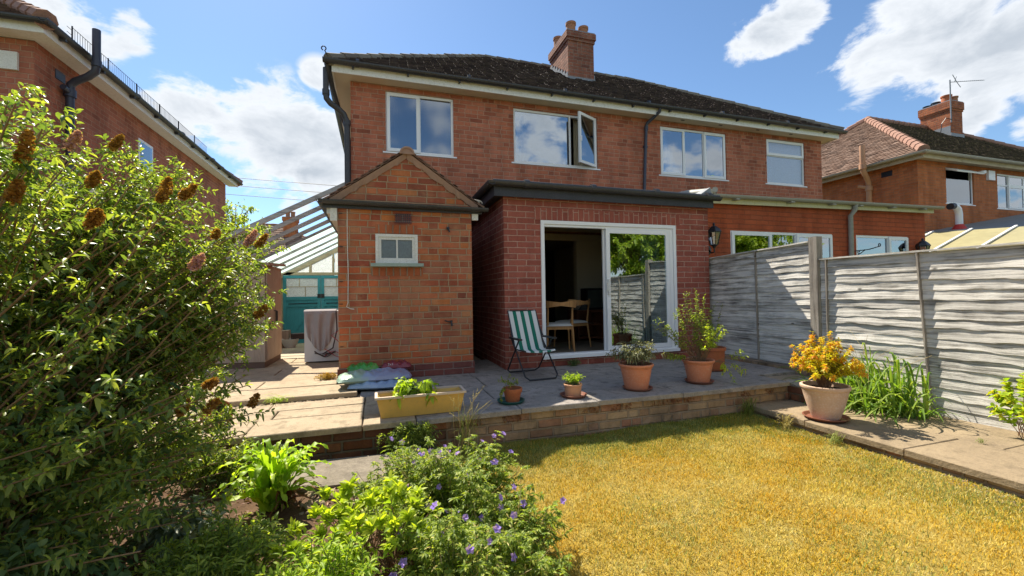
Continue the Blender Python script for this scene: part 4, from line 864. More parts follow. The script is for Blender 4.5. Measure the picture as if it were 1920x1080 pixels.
mb.tube([(.25, -.08, 1.65), (.08, -.05, 1.92)], .014, 4); mb.tube([(.25, -.08, 1.65), (.42, -.12, 1.42)], .014, 4); mb.tube([(.18, -.06, 1.65), (.26, -.08, 1.85)], .012, 4); mb.build('boom', 'lead', t); MB().tube([(0, -.02, .1), (-.12, .1, .2), (-.2, .2, 0), (-.25, .25, -.6)], .015, 5).build('cable', 'black_metal', t)

# lean-to with felt roof and yellowed plastic sheets, between the fence and the right house
K = thing('garden_lean_to', 'lean-to roof of grey felt and yellowed plastic sheets behind the fence', 'lean-to', (16, 7, 0), world=True)
MB().slab((15.4, 5.2, 2.42), (21.5, 5.2, 3.36), (21.5, 8.34, 3.60), (15.4, 8.34, 2.68), .06).build('felt_roof', 'felt_roof', K)
MB().slab((13.6, 4.6, 1.72), (15.42, 4.6, 2.42), (15.42, 8.3, 2.66), (13.6, 8.3, 1.96), .02).build('plastic_sheet', 'yellow_sheet', K)
mb = MB()
for i, y in enumerate((4.7, 5.55, 6.4, 7.25, 8.1)): mb.beam((13.55, y, 1.735+(y-4.6)*.065), (15.45, y, 2.455+(y-4.6)*.065), .055, .03)
mb.build('glazing_bars', 'white', K)
MB().box(13.65, 13.75, 4.6, 8.3, -.45, 1.75).box(13.75, 21.5, 4.62, 4.7, -.45, 1.9).box(21.4, 21.5, 4.7, 8.3, -.45, 3.3).build('wall', 'brick_right', K)
t = thing('flue_pipe', 'white bent flue pipe with red collar on the grey felt roof', 'flue', (15.95, 7.75, 2.72))
MB().tube([(0, 0, -.05), (0, 0, .42), (-.06, -.01, .55), (-.20, -.03, .62), (-.36, -.05, .62)], .085, 14).build('pipe', 'white', t, smooth=True)
MB().tube([(-.34, -.05, .62), (-.50, -.06, .60)], .09, 12).build('pipe_end', 'black_metal', t); MB().lathe([(.19, -.06), (.15, .02), (.10, .10), (.088, .12)], (0, 0, 0), 18).build('collar', plain('collar_red', (.50, .04, .03), .5), t, smooth=True)
MB().box(-.45, .55, -.5, .1, -.085, -.05, Matrix.Rotation(R(-8.5), 4, 'Y')).build('base_plate', 'white', t)

# ------------------------------------------------------------ fence
FX = 5.15
FENCE = thing('garden_fence', 'weathered grey overlap panel fence running along the right side of the garden', 'fence', (5.15, 1.9, -.3), world=True)
def fence_panel(y0, y1, zb, zt0, zt1, label, battens, nb=15, seed=0):
    """waney edged overlap panel facing -X, from y0 (far) to y1 (near)"""
    r = random.Random(seed); mb = MB(); n = 64; L = y0-y1
    step = ((zt0+zt1)/2-zb)/nb; prev = None
    for k in range(nb):
        f = k/nb; ph = [r.uniform(0, 6.3) for _ in range(4)]; amp = r.uniform(.004, .0115)
        lo, hi = [], []
        dx = r.gauss(0, .0014)
        for i in range(n+1):
            s = i/n; y = y0-L*s; ztop = zt0+(zt1-zt0)*s; st = (ztop-zb)/nb
            zl = zb+k*st+amp*(.6*math.sin(4*s+ph[0])+.6*math.sin(11*s+ph[1])+.5*math.sin(27*s+ph[2])+.3*math.sin(61*s+ph[3]))*(0 if k == 0 else 1)
            zh = zb+(k+1)*st+.03 if k < nb-1 else ztop
            bow = .0032*math.sin(5*s+ph[3])+.0022*math.sin(17*s+ph[1])+.001*math.sin(41*s+ph[0])
            lo.append((FX-.0175+dx+bow, y, zl)); hi.append((FX-.003+dx*.3, y, zh))
        vs = []
        for i in range(n+1): vs += [lo[i], hi[i], (lo[i][0]+.006, lo[i][1], lo[i][2]), (hi[i][0]+.006, hi[i][1], hi[i][2])]
        fs = []
        for i in range(n): a = 4*i; b = a+4; fs += [(a, a+1, b+1, b), (a+2, b+2, b+3, a+3), (a, b, b+2, a+2), (a+1, a+3, b+3, b+1)]
        fs += [(0, 2, 3, 1), (4*n, 4*n+1, 4*n+3, 4*n+2)]; mb.add(vs, fs)
    t = mb.build('fence_panel', 'fence_wood', FENCE); tag(t, label)
    for yt, yb_, w in battens:
        s = (y0-yt)/L; zt = zt0+(zt1-zt0)*s; MB().beam((FX-.025, yb_, zb-.01), (FX-.024, yt, zt+.01), w, .013, (0, 1, 0)).build('batten', 'post_wood', t)
    mb = MB(); mb.beam((FX-.018, y0, zt0+.012), (FX-.018, y1, zt1+.012), .05, .018); mb.build('capping', 'fence_wood', t)
    return t
fence_panel(5.70, 3.93, .05, 1.535, 1.60, 'dark shaded weathered fence panel nearest the house, beside the patio', [(5.64, 5.64, .04), (4.72, 4.70, .035)], 18, 1)
fence_panel(3.80, 1.93, -.22, 1.372, 1.358, 'pale sunlit fence panel behind the yellow flowering pot, with a leaning batten', [(3.72, 3.72, .035), (2.82, 2.74, .035)], 17, 2)
fence_panel(1.90, .05, -.22, 1.36, 1.35, 'fence panel at the right edge of the photo beside the yellow leaved shrub', [(1.87, 1.87, .04), (.98, .98, .035)], 17, 3)
fence_panel(-.08, -1.95, -.22, 1.36, 1.36, 'fence panel behind the camera beside the path', [(-.1, -.1, .04), (-1.0, -1.0, .035)], 15, 4)
fence_panel(-2.05, -3.9, -.22, 1.50, 1.50, 'last fence panel of the run behind the camera', [(-2.1, -2.1, .04), (-3.0, -3.0, .035)], 15, 5)
for y, zt, w, lb in ((5.77, 1.56, .07, 'thin grey post where the fence meets the brick extension'), (3.865, 1.665, .10, 'thick weathered fence post standing between the dark and the sunlit panel'), (-.015, 1.45, .09, 'fence post between the near panels beside the camera'), (-2.0, 1.7, .09, 'tall fence post behind the camera')):
    mb = MB().box(FX-.05, FX+.05, y-w/2, y+w/2, -.4, zt); o = mb.build('fence_post', 'post_wood', FENCE); tag(o, lb)
mb = MB().box(FX-.012, FX+.012, 3.93, 5.72, -.06, .045); mb.build('gravel_board', 'post_wood', FENCE)

# ------------------------------------------------------------ glazed lean-to over the side drive
S = thing('glazed_lean_to', 'side lean-to with bare grey rafters, green glass roof and blue double doors', 'lean-to', (-1.6, 11.5, -.2), world=True)
zt, sl = 3.025, .54; xl, xr = -2.85, -.47
def rz(x): return zt-(-.5-x)*sl
for y in (8.06, 8.86, 9.6, 10.35):
    MB().beam((xl, y, rz(xl)), (xr, y, rz(xr)), .055, .075).build('rafter', 'rail_grey', S)
ysg = [11.1, 12.05, 13.0, 13.95, 14.85]
for y in ysg: MB().beam((xl, y, rz(xl)+.01), (xr, y, rz(xr)+.01), .04 if y > 11.2 else .07, .05).build('glazing_bar', 'rail_grey', S)
mb = MB()
for a, b in zip(ysg[:-1], ysg[1:]): mb.quad((xl-.05, a+.02, rz(xl-.05)+.045), (xr, a+.02, rz(xr)+.045), (xr, b-.02, rz(xr)+.045), (xl-.05, b-.02, rz(xl-.05)+.045))
mb.build('roof_glass', 'glass_roof', S)
MB().beam((xl+.02, 8.0, rz(xl)-.05), (xl+.02, 14.95, rz(xl)-.05), .09, .09).build('eaves_beam', 'cream_wood', S)
mb = MB()
for y in (8.1, 10.3, 12.5, 14.8): mb.box(xl-.03, xl+.05, y-.04, y+.04, -.45, rz(xl)-.09)
mb.build('posts', 'cream_wood', S)
MB().box(xl-.06, xl-.035, 8.1, 14.8, -.45, 1.65).build('side_boarding', 'cabinet', S)
yg = 14.84
mb = MB(); mb.beam((xl, yg, rz(xl)-.06), (xr, yg, rz(xr)-.06), .09, .10, (0, 1, 0)) if 0 else mb.beam((xl, yg, rz(xl)-.07), (xr, yg, rz(xr)-.07), .06, .11); mb.box(xl, xr, yg-.03, yg+.03, 1.76, 1.85)
for x in (-2.0, -1.32): mb.box(x-.03, x+.03, yg-.028, yg+.028, 1.85, rz(x)-.11)
mb.box(xl-.02, xl+.06, yg-.03, yg+.03, -.45, 1.76); gf = mb.build('gable_frame', 'cream_wood', S)
mb = MB()
for a, b in ((xl+.08, -2.04), (-1.96, -1.36), (-1.28, xr)): mb.add([(a, yg+.01, 1.85), (b, yg+.01, 1.85), (b, yg+.01, rz(b)-.12), (a, yg+.01, rz(a)-.12)], [(0, 1, 2, 3)])
mb.build('gable_glass', 'glass_cloudy', gf)
for k, (a, b) in enumerate(((xl+.07, -1.70), (-1.69, -.55))):
    mb = MB(); z0, z1, zm = -.38, 1.75, 1.06
    frame_boxes(mb, a, b, z0, z1, yg-.035, yg+.015, .09); mb.box(a+.09, b-.09, yg-.034, yg+.014, zm-.08, zm+.02); mb.box(a+.09, b-.09, yg-.01, yg+.01, z0+.09, zm-.08)
    for i in range(1, 8): x = a+.09+(b-a-.18)*i/8; mb.box(x-.004, x+.004, yg-.016, yg-.010, z0+.09, zm-.08)
    mb.beam((a+.1, yg-.022, z0+.12) if k == 0 else (b-.1, yg-.022, z0+.12), (b-.1, yg-.022, zm-.12) if k == 0 else (a+.1, yg-.022, zm-.12), .02, .10); mb.box(a+.09, b-.09, yg-.037, yg-.02, zm-.30, zm-.22)
    dd = mb.build('door', 'teal', S)
    mb = MB(); mb.box(a+.09, b-.09, yg-.003, yg+.003, zm+.02, z1-.09); mb.build('pane', 'glass_cloudy', dd)
    mb = MB(); mb.box(a+.09, b-.09, yg-.030, yg-.005, (zm+z1)/2-.02, (zm+z1)/2); mb.box(a+.45, a+.47, yg-.030, yg-.005, (zm+z1)/2, z1-.09); mb.box(a+.62, a+.64, yg-.030, yg-.005, zm+.02, (zm+z1)/2-.02); mb.build('glazing_bar', 'cream_wood', dd)
    mb = MB(); mb.beam((a+.15, yg-.045, zm-.20), (b-.10, yg-.045, zm-.19), .018, .022); mb.box(b-.1 if k == 0 else a, b if k == 0 else a+.1, yg-.05, yg-.035, zm-.02, zm+.10); mb.build('bolt', 'black_metal', dd)

# ------------------------------------------------------------ street behind: houses, poles, wires
def far_house(x0, x1, y0, y1, ze, label, chim):
    t = thing('brick_house', label, 'house', ((x0+x1)/2, y0, 0), world=True)
    MB().box(x0+.4, x1-.4, y0+.4, y1-.4, -.6, ze).build('wall', 'brick_right', t); r = hip_roof(t, x0, x1, y0, y1, ze, .75, ('tile_red', 'tile_red'), detail=('S',), gauge=.3, tw=.3, th=.04, ridge='ridge_red')
    chimney(r, *chim, 'brick_right', pots=[(chim[0]+.3, chim[2]+.35, .17, .5, 'pot_chim'), (chim[1]-.3, chim[2]+.35, .17, .5, 'pot_chim')], corbel=(.3, .08))
    MB().box(x0+1.5, x0+3, y0+.36, y0+.41, ze-1.6, ze-.4).build('window', 'glass_dull', t)
far_house(-13.5, -3.6, 38, 46, 4.6, 'far house across the street seen through the bare rafters, with a brick chimney', (-7.5, -6.5, 40.2, 41.2, 5, 8.0))
far_house(-2.6, 8, 38, 46, 4.6, 'far house across the street mostly hidden behind the brick outhouse', (1, 2, 40.2, 41.2, 5, 8.0))
for x, y, lb in ((-13, 25, 'wooden telegraph pole hidden behind the left house'), (15, 25, 'wooden telegraph pole hidden behind the brick semi')):
    t = thing('telegraph_pole', lb, 'pole', (x, y, -.45)); MB().tube([(0, 0, 0), (0, 0, 8.2)], .13, 10, rr=[.15, .1]).build('pole', 'post_wood', t); MB().box(-.05, .05, -.8, .8, 7.3, 7.42).build('cross_arm', 'post_wood', t)
for k, (za, zb_) in enumerate(((7.35, 6.95), (7.1, 6.55), (6.75, 6.1))):
    mb = MB(); pts = [(-13+28*s, 25+(k-1)*.5, za+(zb_-za)*s-1.2*s*(1-s)*.5) for s in np.linspace(0, 1, 24)]; mb.tube(pts, .014, 4)
    tag(mb.build('overhead_wire', 'black_metal'), ('uppermost', 'middle', 'lowest')[k]+' of the thin overhead wires crossing the sky left of the semi', 'wire', 'overhead wires')

# ------------------------------------------------------------ drive clutter
t = thing('storage_cabinet', 'tall brown two door garden storage cabinet on the side drive', 'cabinet', (-1.55, 7.0, 0))
def prism(mb, fp, z0, z1):
    n = len(fp); mb.add([(x, y, z0) for x, y in fp]+[(x, y, z1) for x, y in fp], [tuple(range(n))[::-1], tuple(range(n, 2*n))]+[(i, (i+1) % n, n+(i+1) % n, n+i) for i in range(n)])
fp = [(0, 0), (.02, 1.02), (-.85, 1.20), (-.85, .16)]
mb = MB(); prism(mb, fp, .10, 1.52); mb.build('body', 'cabinet', t)
mb = MB(); prism(mb, [(-.01, .01), (.01, 1.0), (-.84, 1.18), (-.84, .18)], 0.012, .10); mb.build('base', 'cabinet_base', t)
mb = MB(); mb.add([(.06, -.07, 1.50), (.08, 1.08, 1.56), (-.9, 1.28, 1.60), (-.92, .1, 1.54), (.06, -.07, 1.54), (.08, 1.08, 1.60), (-.9, 1.28, 1.64), (-.92, .1, 1.58)], [(3, 2, 1, 0), (4, 5, 6, 7), (0, 1, 5, 4), (1, 2, 6, 5), (2, 3, 7, 6), (3, 0, 4, 7)]); mb.build('lid', 'cabinet', t)
for a, b in ((.03, .505), (.515, .99)):
    mb = MB(); mb.box(.004, .022, a, b, .13, 1.48); d_ = mb.build('door', 'cabinet', t)
    y = .47 if a < .1 else .55; mb = MB(); mb.tube([(.022, y, .62), (.05, y, .63), (.05, y, .82), (.022, y, .83)], .009, 6); mb.build('handle', 'black_metal', d_)
t = thing('covered_appliance', 'white box draped with a grey cloth and loose cables beside the outhouse wall', 'appliance', (-.80, 7.25, .012))
MB().box(-.27, .30, 0, .55, .02, .80).build('body', 'cover_white', t)
mb = MB(); g = 26; V = []
pr_ = [(.58, .80, 0), (.0, .812, 0)]
for i in range(g+1):
    u = i/g; x = -.275+.46*u
    hang = .80-.18*abs(u-.55)**1.2*1.5-.03*math.sin(u*9)
    col_ = [(x, .50, .818), (x, .2, .822), (x, .03, .82), (x, -.012, .80)]
    for k in range(1, 13): f = k/12; col_.append((x+(.55-u)*.10*f, -.022-.014*math.sin(u*16+f*3)-.012*math.sin(u*31)*f, .80-.62*f*(1-.55*abs(u-.5)**1.6*2)))
    V.append(col_)
for i in range(g):
    for k in range(len(V[0])-1): mb.quad(V[i][k], V[i][k+1], V[i+1][k+1], V[i+1][k])
mb.build('cloth', 'cloth_grey', t, smooth=True)
mb = MB()
for q in range(4): mb.tube([(-.12+.30*s_, -.05-.008*q, .15+.012*q-.05*math.sin(s_*3.14)+.012*math.sin(9*s_+q)) for s_ in np.linspace(0, 1, 16)], .007, 5)
mb.tube([(.19, -.03, .80), (.20, -.04, .5), (.14, -.05, .22), (.0, -.05, .14)], .010, 6); mb.build('cable', 'cable_dark', t, smooth=True)
mb = MB()
for q in range(2): mb.tube([(.02+.24*s_, -.06-.01*q, .10+.05*q+.07*math.sin(s_*3+q*2)) for s_ in np.linspace(0, 1, 14)], .005, 5)
mb.tube([(.27, -.03, .66), (.22, -.05, .48), (.12, -.06, .42), (.24, -.05, .30)], .006, 5); mb.build('red_cable', 'cable_red', t, smooth=True)
t = thing('rubbish_heap', 'white tub and dark boxes lying on the drive at the foot of the blue doors', 'tub', (-2.1, 12.0, -.215))
MB().lathe([(.12, 0), (.20, .22), (.22, .22), (.21, .20), (.13, .02), (0, .02)], (0, 0, 0), 16).build('tub', 'cover_white', t); MB().box(.05, .42, -.1, .25, .20, .34, Matrix.Rotation(.3, 4, 'Z')).build('box', 'cable_dark', t); MB().box(-.35, -.05, .1, .4, 0, .42).build('carton', 'cabinet', t)

# compost sacks against the outhouse
def sack(name, label, loc, L, W, Hh, rz, mats, lift=.0, ends=True, sub=None):
    t = thing(name, label, 'bag', loc, rz, 'plastic compost bags stacked by the outhouse wall')
    n, m = 40, 20; rr = random.Random(int(L*1000+rz*50)); ph = [rr.uniform(0, 6) for _ in range(6)]
    def P(u, v, top):
        x = (u-.5)*L; y = (v-.5)*W; e = max(0, 1-abs(2*u-1)**5)*max(0, 1-abs(2*v-1)**3)
        h = Hh*e**.55; w = .010*math.sin(17*u+ph[0]+3*v)+.008*math.sin(31*u+ph[1]-5*v)+.007*math.sin(47*u+9*v+ph[2])
        wr = .004*math.sin(40*v+ph[3])*(abs(2*u-1)**4)
        return (x*(1-.03*math.sin(9*v+ph[4])), y*(1-.10*math.cos(6*u+ph[5])*.6), (h*.62+w*e+wr+.004)+lift if top else -h*.32+lift+.002)
    mb = MB()
    for top in (1, 0):
        g = [[P(i/n, j/m, top) for j in range(m+1)] for i in range(n+1)]
        for i in range(n):
            for j in range(m): q_ = (g[i][j], g[i+1][j], g[i+1][j+1], g[i][j+1]); mb.quad(*(q_ if top else q_[::-1]))
    o = mb.build('bag', mats, t, smooth=True); return t
def sack_mat(name, c1, c2, c3, scale=4, axis=0):
    m, nt, out = new_mat(name); tc = nt.node('ShaderNodeTexCoord').outputs['Object']; sp = nt.node('ShaderNodeSeparateXYZ', {0: tc})
    n = nt.noise(tc, scale, 3, .5, .6); f = nt.math('ADD', nt.math('MULTIPLY', sp.outputs[axis], 1.4), n)
    col = nt.ramp(f, [(.30, c1), (.42, c2), (.62, c2), (.70, c3)]); finish(nt, out, col, .28, .5, 0, nt.noise(tc, 26, 3, .5), .35, .012); return m
M['sack_blue'] = sack_mat('sack_blue', (.30, .42, .32), (.28, .34, .48), (.26, .28, .40)); M['sack_pale'] = sack_mat('sack_pale', (.24, .34, .46), (.30, .40, .56), (.24, .34, .50))
M['sack_green'] = sack_mat('sack_green', (.03, .20, .03), (.05, .30, .05), (.12, .30, .06), 7); M['sack_red'] = plain('sack_red', (.22, .03, .045), .3, .5, .2, 6)
M['letter'] = plain('letter', (.62, .55, .5), .5)
sack('compost_bag', 'pale blue bag at the bottom of the stack by the outhouse', (.02, 5.02, .035), .62, .42, .10, R(-7), 'sack_pale')
sack('compost_bag', 'long dull blue bag lying on top of the pale one by the outhouse', (-.03, 5.10, .105), .78, .44, .12, R(2), 'sack_blue')
sack('compost_bag', 'crumpled bright green bag pushed against the outhouse wall', (-.16, 5.33, .165), .34, .22, .10, R(6), 'sack_green')
tr = sack('compost_bag', 'dark red bag with white lettering leaning on the outhouse wall', (.22, 5.36, .165), .34, .20, .10, R(-4), 'sack_red')
def text(parent, body, size, loc, rot, mat, ext=.001):
    cu = bpy.data.curves.new('lettering', 'FONT'); cu.body = body; cu.size = size; cu.extrude = ext; ob = bpy.data.objects.new('lettering', cu); COL.objects.link(ob)
    dg = bpy.context.evaluated_depsgraph_get(); me = bpy.data.meshes.new_from_object(ob.evaluated_get(dg)); bpy.data.objects.remove(ob)
    o = bpy.data.objects.new('lettering', me); me.materials.append(M[mat]); link(o, parent); o.location = loc; o.rotation_euler = rot; return o
text(tr, '3x1', .045, (-.10, -.092, .035), (R(48), 0, 0), 'letter')

# ------------------------------------------------------------ pots and saucers
def saucer(loc, r, mat, label):
    o = MB().lathe([(0, 0), (r*.86, 0), (r, .022), (r*1.03, .024), (r*1.03, .030), (r*.97, .030), (r*.84, .009), (0, .009)], (0, 0, 0), 36).build('saucer', mat, smooth=True); o.location = loc; return tag(o, label, 'saucer')
def pot(t, r, h, mat, kind='rim'):
    if kind == 'rim': pf = [(0, 0), (r*.68, 0), (r*.70, .01), (r*.93, h*.80), (r*.935, h*.82), (r*.96, h*.83), (r*.985, h*.88), (r*1.04, h*.90), (r*1.07, h*.94), (r*1.05, h*.99), (r*1.0, h), (r*.93, h*.99), (r*.90, h*.90), (r*.88, h*.85), (0, h*.85)]
    elif kind == 'flower': pf = [(0, 0), (r*.70, 0), (r*.92, h*.70), (r*1.0, h*.71), (r*1.04, h*.99), (r*1.0, h), (r*.93, h), (r*.88, h*.7), (r*.86, h*.66), (0, h*.66)]
    elif kind == 'straight': pf = [(0, 0), (r*.86, 0), (r*.89, .008), (r*.95, h*.84), (r*1.04, h*.86), (r*1.05, h*.98), (r*1.0, h), (r*.93, h), (r*.90, h*.86), (0, h*.84)]
    else: pf = [(0, 0), (r*.56, 0), (r*.60, .012), (r*.78, h*.38), (r*.90, h*.66), (r*.945, h*.80), (r*.955, h*.81), (r*.965, h*.86), (r*1.0, h*.87), (r*1.045, h*.92), (r*1.04, h*.98), (r*1.0, h), (r*.92, h*.99), (r*.90, h*.90), (r*.86, h*.84), (0, h*.84)]
    o = MB().lathe(pf, (0, 0, 0), 48).build('pot', mat, t, smooth=True)
    fz = {'rim': .87, 'flower': .72, 'straight': .87, 'bowl': .86}[kind]
    mb = MB(); n = 24; mb.add([(0, 0, h*fz+.01)]+[(r*.90*math.cos(2*math.pi*k/n), r*.90*math.sin(2*math.pi*k/n), h*fz+random.uniform(-.004, .008)) for k in range(n)], [(0, k+1, (k+1) % n+1) for k in range(n)]); mb.build('soil', 'compost', t)
    return h*fz
def stems_mesh(paths, r0, r1, name, mat, parent): V, F = merge([ntube(p, r0, r1) for p in paths]); return np_build(name, V, F, mat, parent)
def rv(a, b): return rng.uniform(a, b)

# 1 little pot with a drooping trailing plant
saucer((1.19, 3.84, .0), .125, 'saucer_green', 'dark green saucer under the smallest clay pot')
t = thing('potted_plant', 'small orange clay pot with a thin trailing plant hanging over its left side', 'potted plant', (1.21, 3.85, .010))
h = pot(t, .090, .125, 'terracotta_dark', 'flower'); ps = [bez((rv(-.03, .03), rv(-.03, .03), h), (rv(-.1, .1), rv(-.05, .05), h+.12), (rv(-.16, .10), rv(-.08, .05), h+rv(.03, .17)), 8) for _ in range(9)]
ps += [bez((-.04, -.02, h), (-.13, -.05, h+.09), (-.13+rv(-.02, .02), -.10, -.0+rv(.0, .08)), 9) for _ in range(4)]
stems_mesh(ps, .0016, .001, 'stems', 'stem_brown', t); PD = [along(p, 20, .25) for p in ps]
V, F = leaves(np.concatenate([a for a, b in PD]), np.concatenate([b for a, b in PD]), rng.uniform(.014, .024, sum(len(a) for a, b in PD)), .010); np_build('leaves', V, F, 'leaf_mid', t)
# 2 small sandy pot
saucer((1.83, 3.835, 0), .128, 'saucer', 'brown saucer under the small sand coloured pot')
t = thing('potted_plant', 'small sand coloured pot with a bright green tufted plant', 'potted plant', (1.83, 3.84, .010)); h = pot(t, .088, .118, 'terracotta_sand', 'straight')
ps = [bez((rv(-.05, .05), rv(-.05, .05), h), (rv(-.08, .08), rv(-.07, .07), h+.06), (rv(-.11, .10), rv(-.08, .08), h+rv(.05, .13)), 6) for _ in range(46)]
stems_mesh(ps, .0015, .001, 'stems', 'stem_green', t); PD = [along(p, 18, .3) for p in ps]
V, F = leaves(np.concatenate([a for a, b in PD]), np.concatenate([b for a, b in PD]), .020, .009); np_build('leaves', V, F, 'leaf_lime', t)
# 3 terracotta pot with a dry grey bush
saucer((2.59, 3.88, 0), .150, 'saucer', 'dark red brown saucer under the pot with the dry grey plant')
t = thing('potted_plant', 'round rimmed terracotta pot with a dry grey brown bushy plant', 'potted plant', (2.59, 3.90, .010)); h = pot(t, .170, .262, 'terracotta')
ps = [bez((rv(-.09, .09), rv(-.09, .09), h), (rv(-.14, .14), rv(-.12, .12), h+.12), (rv(-.27, .25), rv(-.20, .20), h+rv(.10, .27)), 7) for _ in range(80)]
stems_mesh(ps, .0022, .0012, 'stems', 'bark', t); PD = [along(p, 15, .45, out=.8) for p in ps]
V, F = leaves(np.concatenate([a for a, b in PD]), np.concatenate([b for a, b in PD]), rng.uniform(.035, .062, sum(len(a) for a, b in PD)), .013, droop=.5); np_build('leaves', V, F, 'leaf_greybrown', t)
# 4 terracotta pot with a tall loose azalea, lime yellow leaves on the lower shoots
saucer((3.42, 3.93, 0), .150, 'saucer', 'dark red brown saucer under the pot with the tall loose shrub')
t = thing('potted_plant', 'terracotta pot with a tall loose shrub whose middle leaves are lime yellow', 'potted plant', (3.43, 3.95, .010)); h = pot(t, .163, .245, 'terracotta')
tips = [(-.10, .02, 1.0), (.06, .0, .93), (-.28, .0, .80), (-.42, -.02, .66), (-.20, .05, .62), (.0, .0, .72), (.10, .02, .80), (.16, .05, .60), (-.05, 0, .55), (.05, -.05, .48), (-.33, .0, .52), (.22, .0, .52), (-.36, -.04, .36), (-.46, 0, .33), (.28, 0, .60), (-.15, .1, .85), (.02, .05, 1.02), (-.55, .02, .70), (.20, .08, .72)]
ps = []; 
for (a, b, c) in tips:
    for q in range(3): ps.append(bez((rv(-.07, .07), rv(-.07, .07), h), (a*.45+rv(-.04, .04), b*.5+rv(-.05, .05), h+(c-h)*.45), (a+rv(-.05, .05), b+rv(-.07, .07), c+rv(-.07, .04)), 9))
stems_mesh(ps, .0035, .0014, 'stems', 'bark', t); PD = [along(p, 26, .55, out=.8) for p in ps]; P_ = np.concatenate([a for a, b in PD]); D_ = np.concatenate([b for a, b in PD])
V, F = leaves(P_, D_, rng.uniform(.022, .042, len(P_)), .013); np_build('leaves', V, F, 'leaf_mid', t)
ps2 = [bez((rv(-.05, .05), -.05, h), (rv(-.08, .12), -.12, h+.2), (rv(-.10, .20), -.20+rv(-.05, .04), rv(.38, .66)), 8) for _ in range(18)]
ps2 += [bez((.08, -.1, h), (.26, -.12, h+.05), (a, b, c), 9) for a, b, c in ((.40, -.22, .34), (.44, -.24, .28), (.10, -.28, .17), (.38, -.24, .10), (.24, -.26, .02), (.46, -.2, .12), (.08, -.27, .12))]
stems_mesh(ps2, .0028, .0012, 'lower_stems', 'bark', t); PD = [along(p, 16, .62, out=.8) for p in ps2]; P_ = np.concatenate([a for a, b in PD]); D_ = np.concatenate([b for a, b in PD])
V, F = leaves(P_, D_, rng.uniform(.022, .045, len(P_)), .015); np_build('tip_leaves', V, F, 'leaf_yellow', t)
# 5 pot behind
saucer((4.12, 4.50, 0), .150, 'saucer', 'saucer under the brown pot standing further back near the fence')
t = thing('potted_plant', 'brown terracotta pot behind the others near the fence, with few dark twigs', 'potted plant', (4.12, 4.50, .010)); h = pot(t, .165, .29, 'terracotta_dark', 'straight')
ps = [bez((rv(-.05, .05), rv(-.05, .05), h), (rv(-.12, .1), rv(-.1, .1), h+.25), (rv(-.42, .12), rv(-.15, .15), h+rv(.3, .62)), 8) for _ in range(26)]
stems_mesh(ps, .003, .0014, 'stems', 'bark', t); PD = [along(p, 26, .4, out=.8) for p in ps]; P_ = np.concatenate([a for a, b in PD]); D_ = np.concatenate([b for a, b in PD])
V, F = leaves(P_, D_, rng.uniform(.025, .045, len(P_)), .014); np_build('leaves', V, F, 'leaf_mid', t)
# 6 pale bowl pot with the yellow and orange spirea
saucer((4.0, 2.95, -.198), .180, 'saucer', 'wide brown saucer under the pale bowl pot on the path')
t = thing('potted_plant', 'large pale weathered bowl pot with a yellow and orange leaved shrub on the path', 'potted plant', (4.0, 2.95, -.188)); h = pot(t, .190, .31, 'terracotta_pale', 'bowl')
ps = []
for _ in range(120):
    a = rv(0, 6.3); e = rv(.05, 1)**.7; ps.append(bez((rv(-.04, .04), rv(-.04, .04), h), (.15*e*math.cos(a), .15*e*math.sin(a), h+.22), (.01+.31*e*math.cos(a)+.04*math.sin(a*3), .31*e*math.sin(a), h+.10+.40*math.sqrt(max(0, 1-e*e*.9))*rv(.3, 1.1)+rv(-.05, .05)), 8))
stems_mesh(ps, .003, .0012, 'stems', 'stem_brown', t); PD = [along(p, 34, .38, out=.9) for p in ps]; P_ = np.concatenate([a for a, b in PD]); D_ = np.concatenate([b for a, b in PD])
V, F = leaves(P_, D_, rng.uniform(.025, .042, len(P_)), .014); np_build('leaves', V, F, 'leaf_gold', t)
PD = [along(p, 12, .86, out=1.0) for p in ps]; P_ = np.concatenate([a for a, b in PD]); D_ = np.concatenate([b for a, b in PD])
V, F = leaves(P_, D_, rng.uniform(.025, .040, len(P_)), .014); np_build('tip_leaves', V, F, 'leaf_orange', t)
# trough
t = thing('plant_trough', 'long yellow plastic plant trough with one leafy lime plant on the patio edge', 'trough', (.355, 3.80, .004))
mb = MB(); a, b, c, d, e = .33, .095, .365, .115, .165
mb.add([(-a, -b, 0), (a, -b, 0), (a, b, 0), (-a, b, 0), (-c, -d, e), (c, -d, e), (c, d, e), (-c, d, e), (-c+.01, -d+.01, e), (c-.01, -d+.01, e), (c-.01, d-.01, e), (-c+.01, d-.01, e), (-a+.01, -b+.01, .12), (a-.01, -b+.01, .12), (a-.01, b-.01, .12), (-a+.01, b-.01, .12)],
       [(3, 2, 1, 0)]+[(i, (i+1) % 4, 4+(i+1) % 4, 4+i) for i in range(4)]+[(8+i, 8+(i+1) % 4, 12+(i+1) % 4, 12+i) for i in range(4)])
mb.build('body', 'trough', t)
mb = MB(); mb.box(-c-.014, c+.014, -d-.014, -d+.008, e-.004, e+.014); mb.box(-c-.014, c+.014, d-.008, d+.014, e-.004, e+.014); mb.box(-c-.014, -c+.008, -d+.008, d-.008, e-.004, e+.0138); mb.box(c-.008, c+.014, -d+.008, d-.008, e-.004, e+.0138); mb.build('rim', 'trough_rim', t)
MB().box(-a+.01, a-.01, -b+.008, b-.008, .11, .125).build('soil', 'compost', t)
ps = [bez((-.02+rv(-.05, .05), rv(-.03, .03), .12), (-.02+rv(-.13, .13), rv(-.1, .05), .25), (-.03+rv(-.19, .17), rv(-.15, .08), rv(.13, .31)), 7) for _ in range(26)]
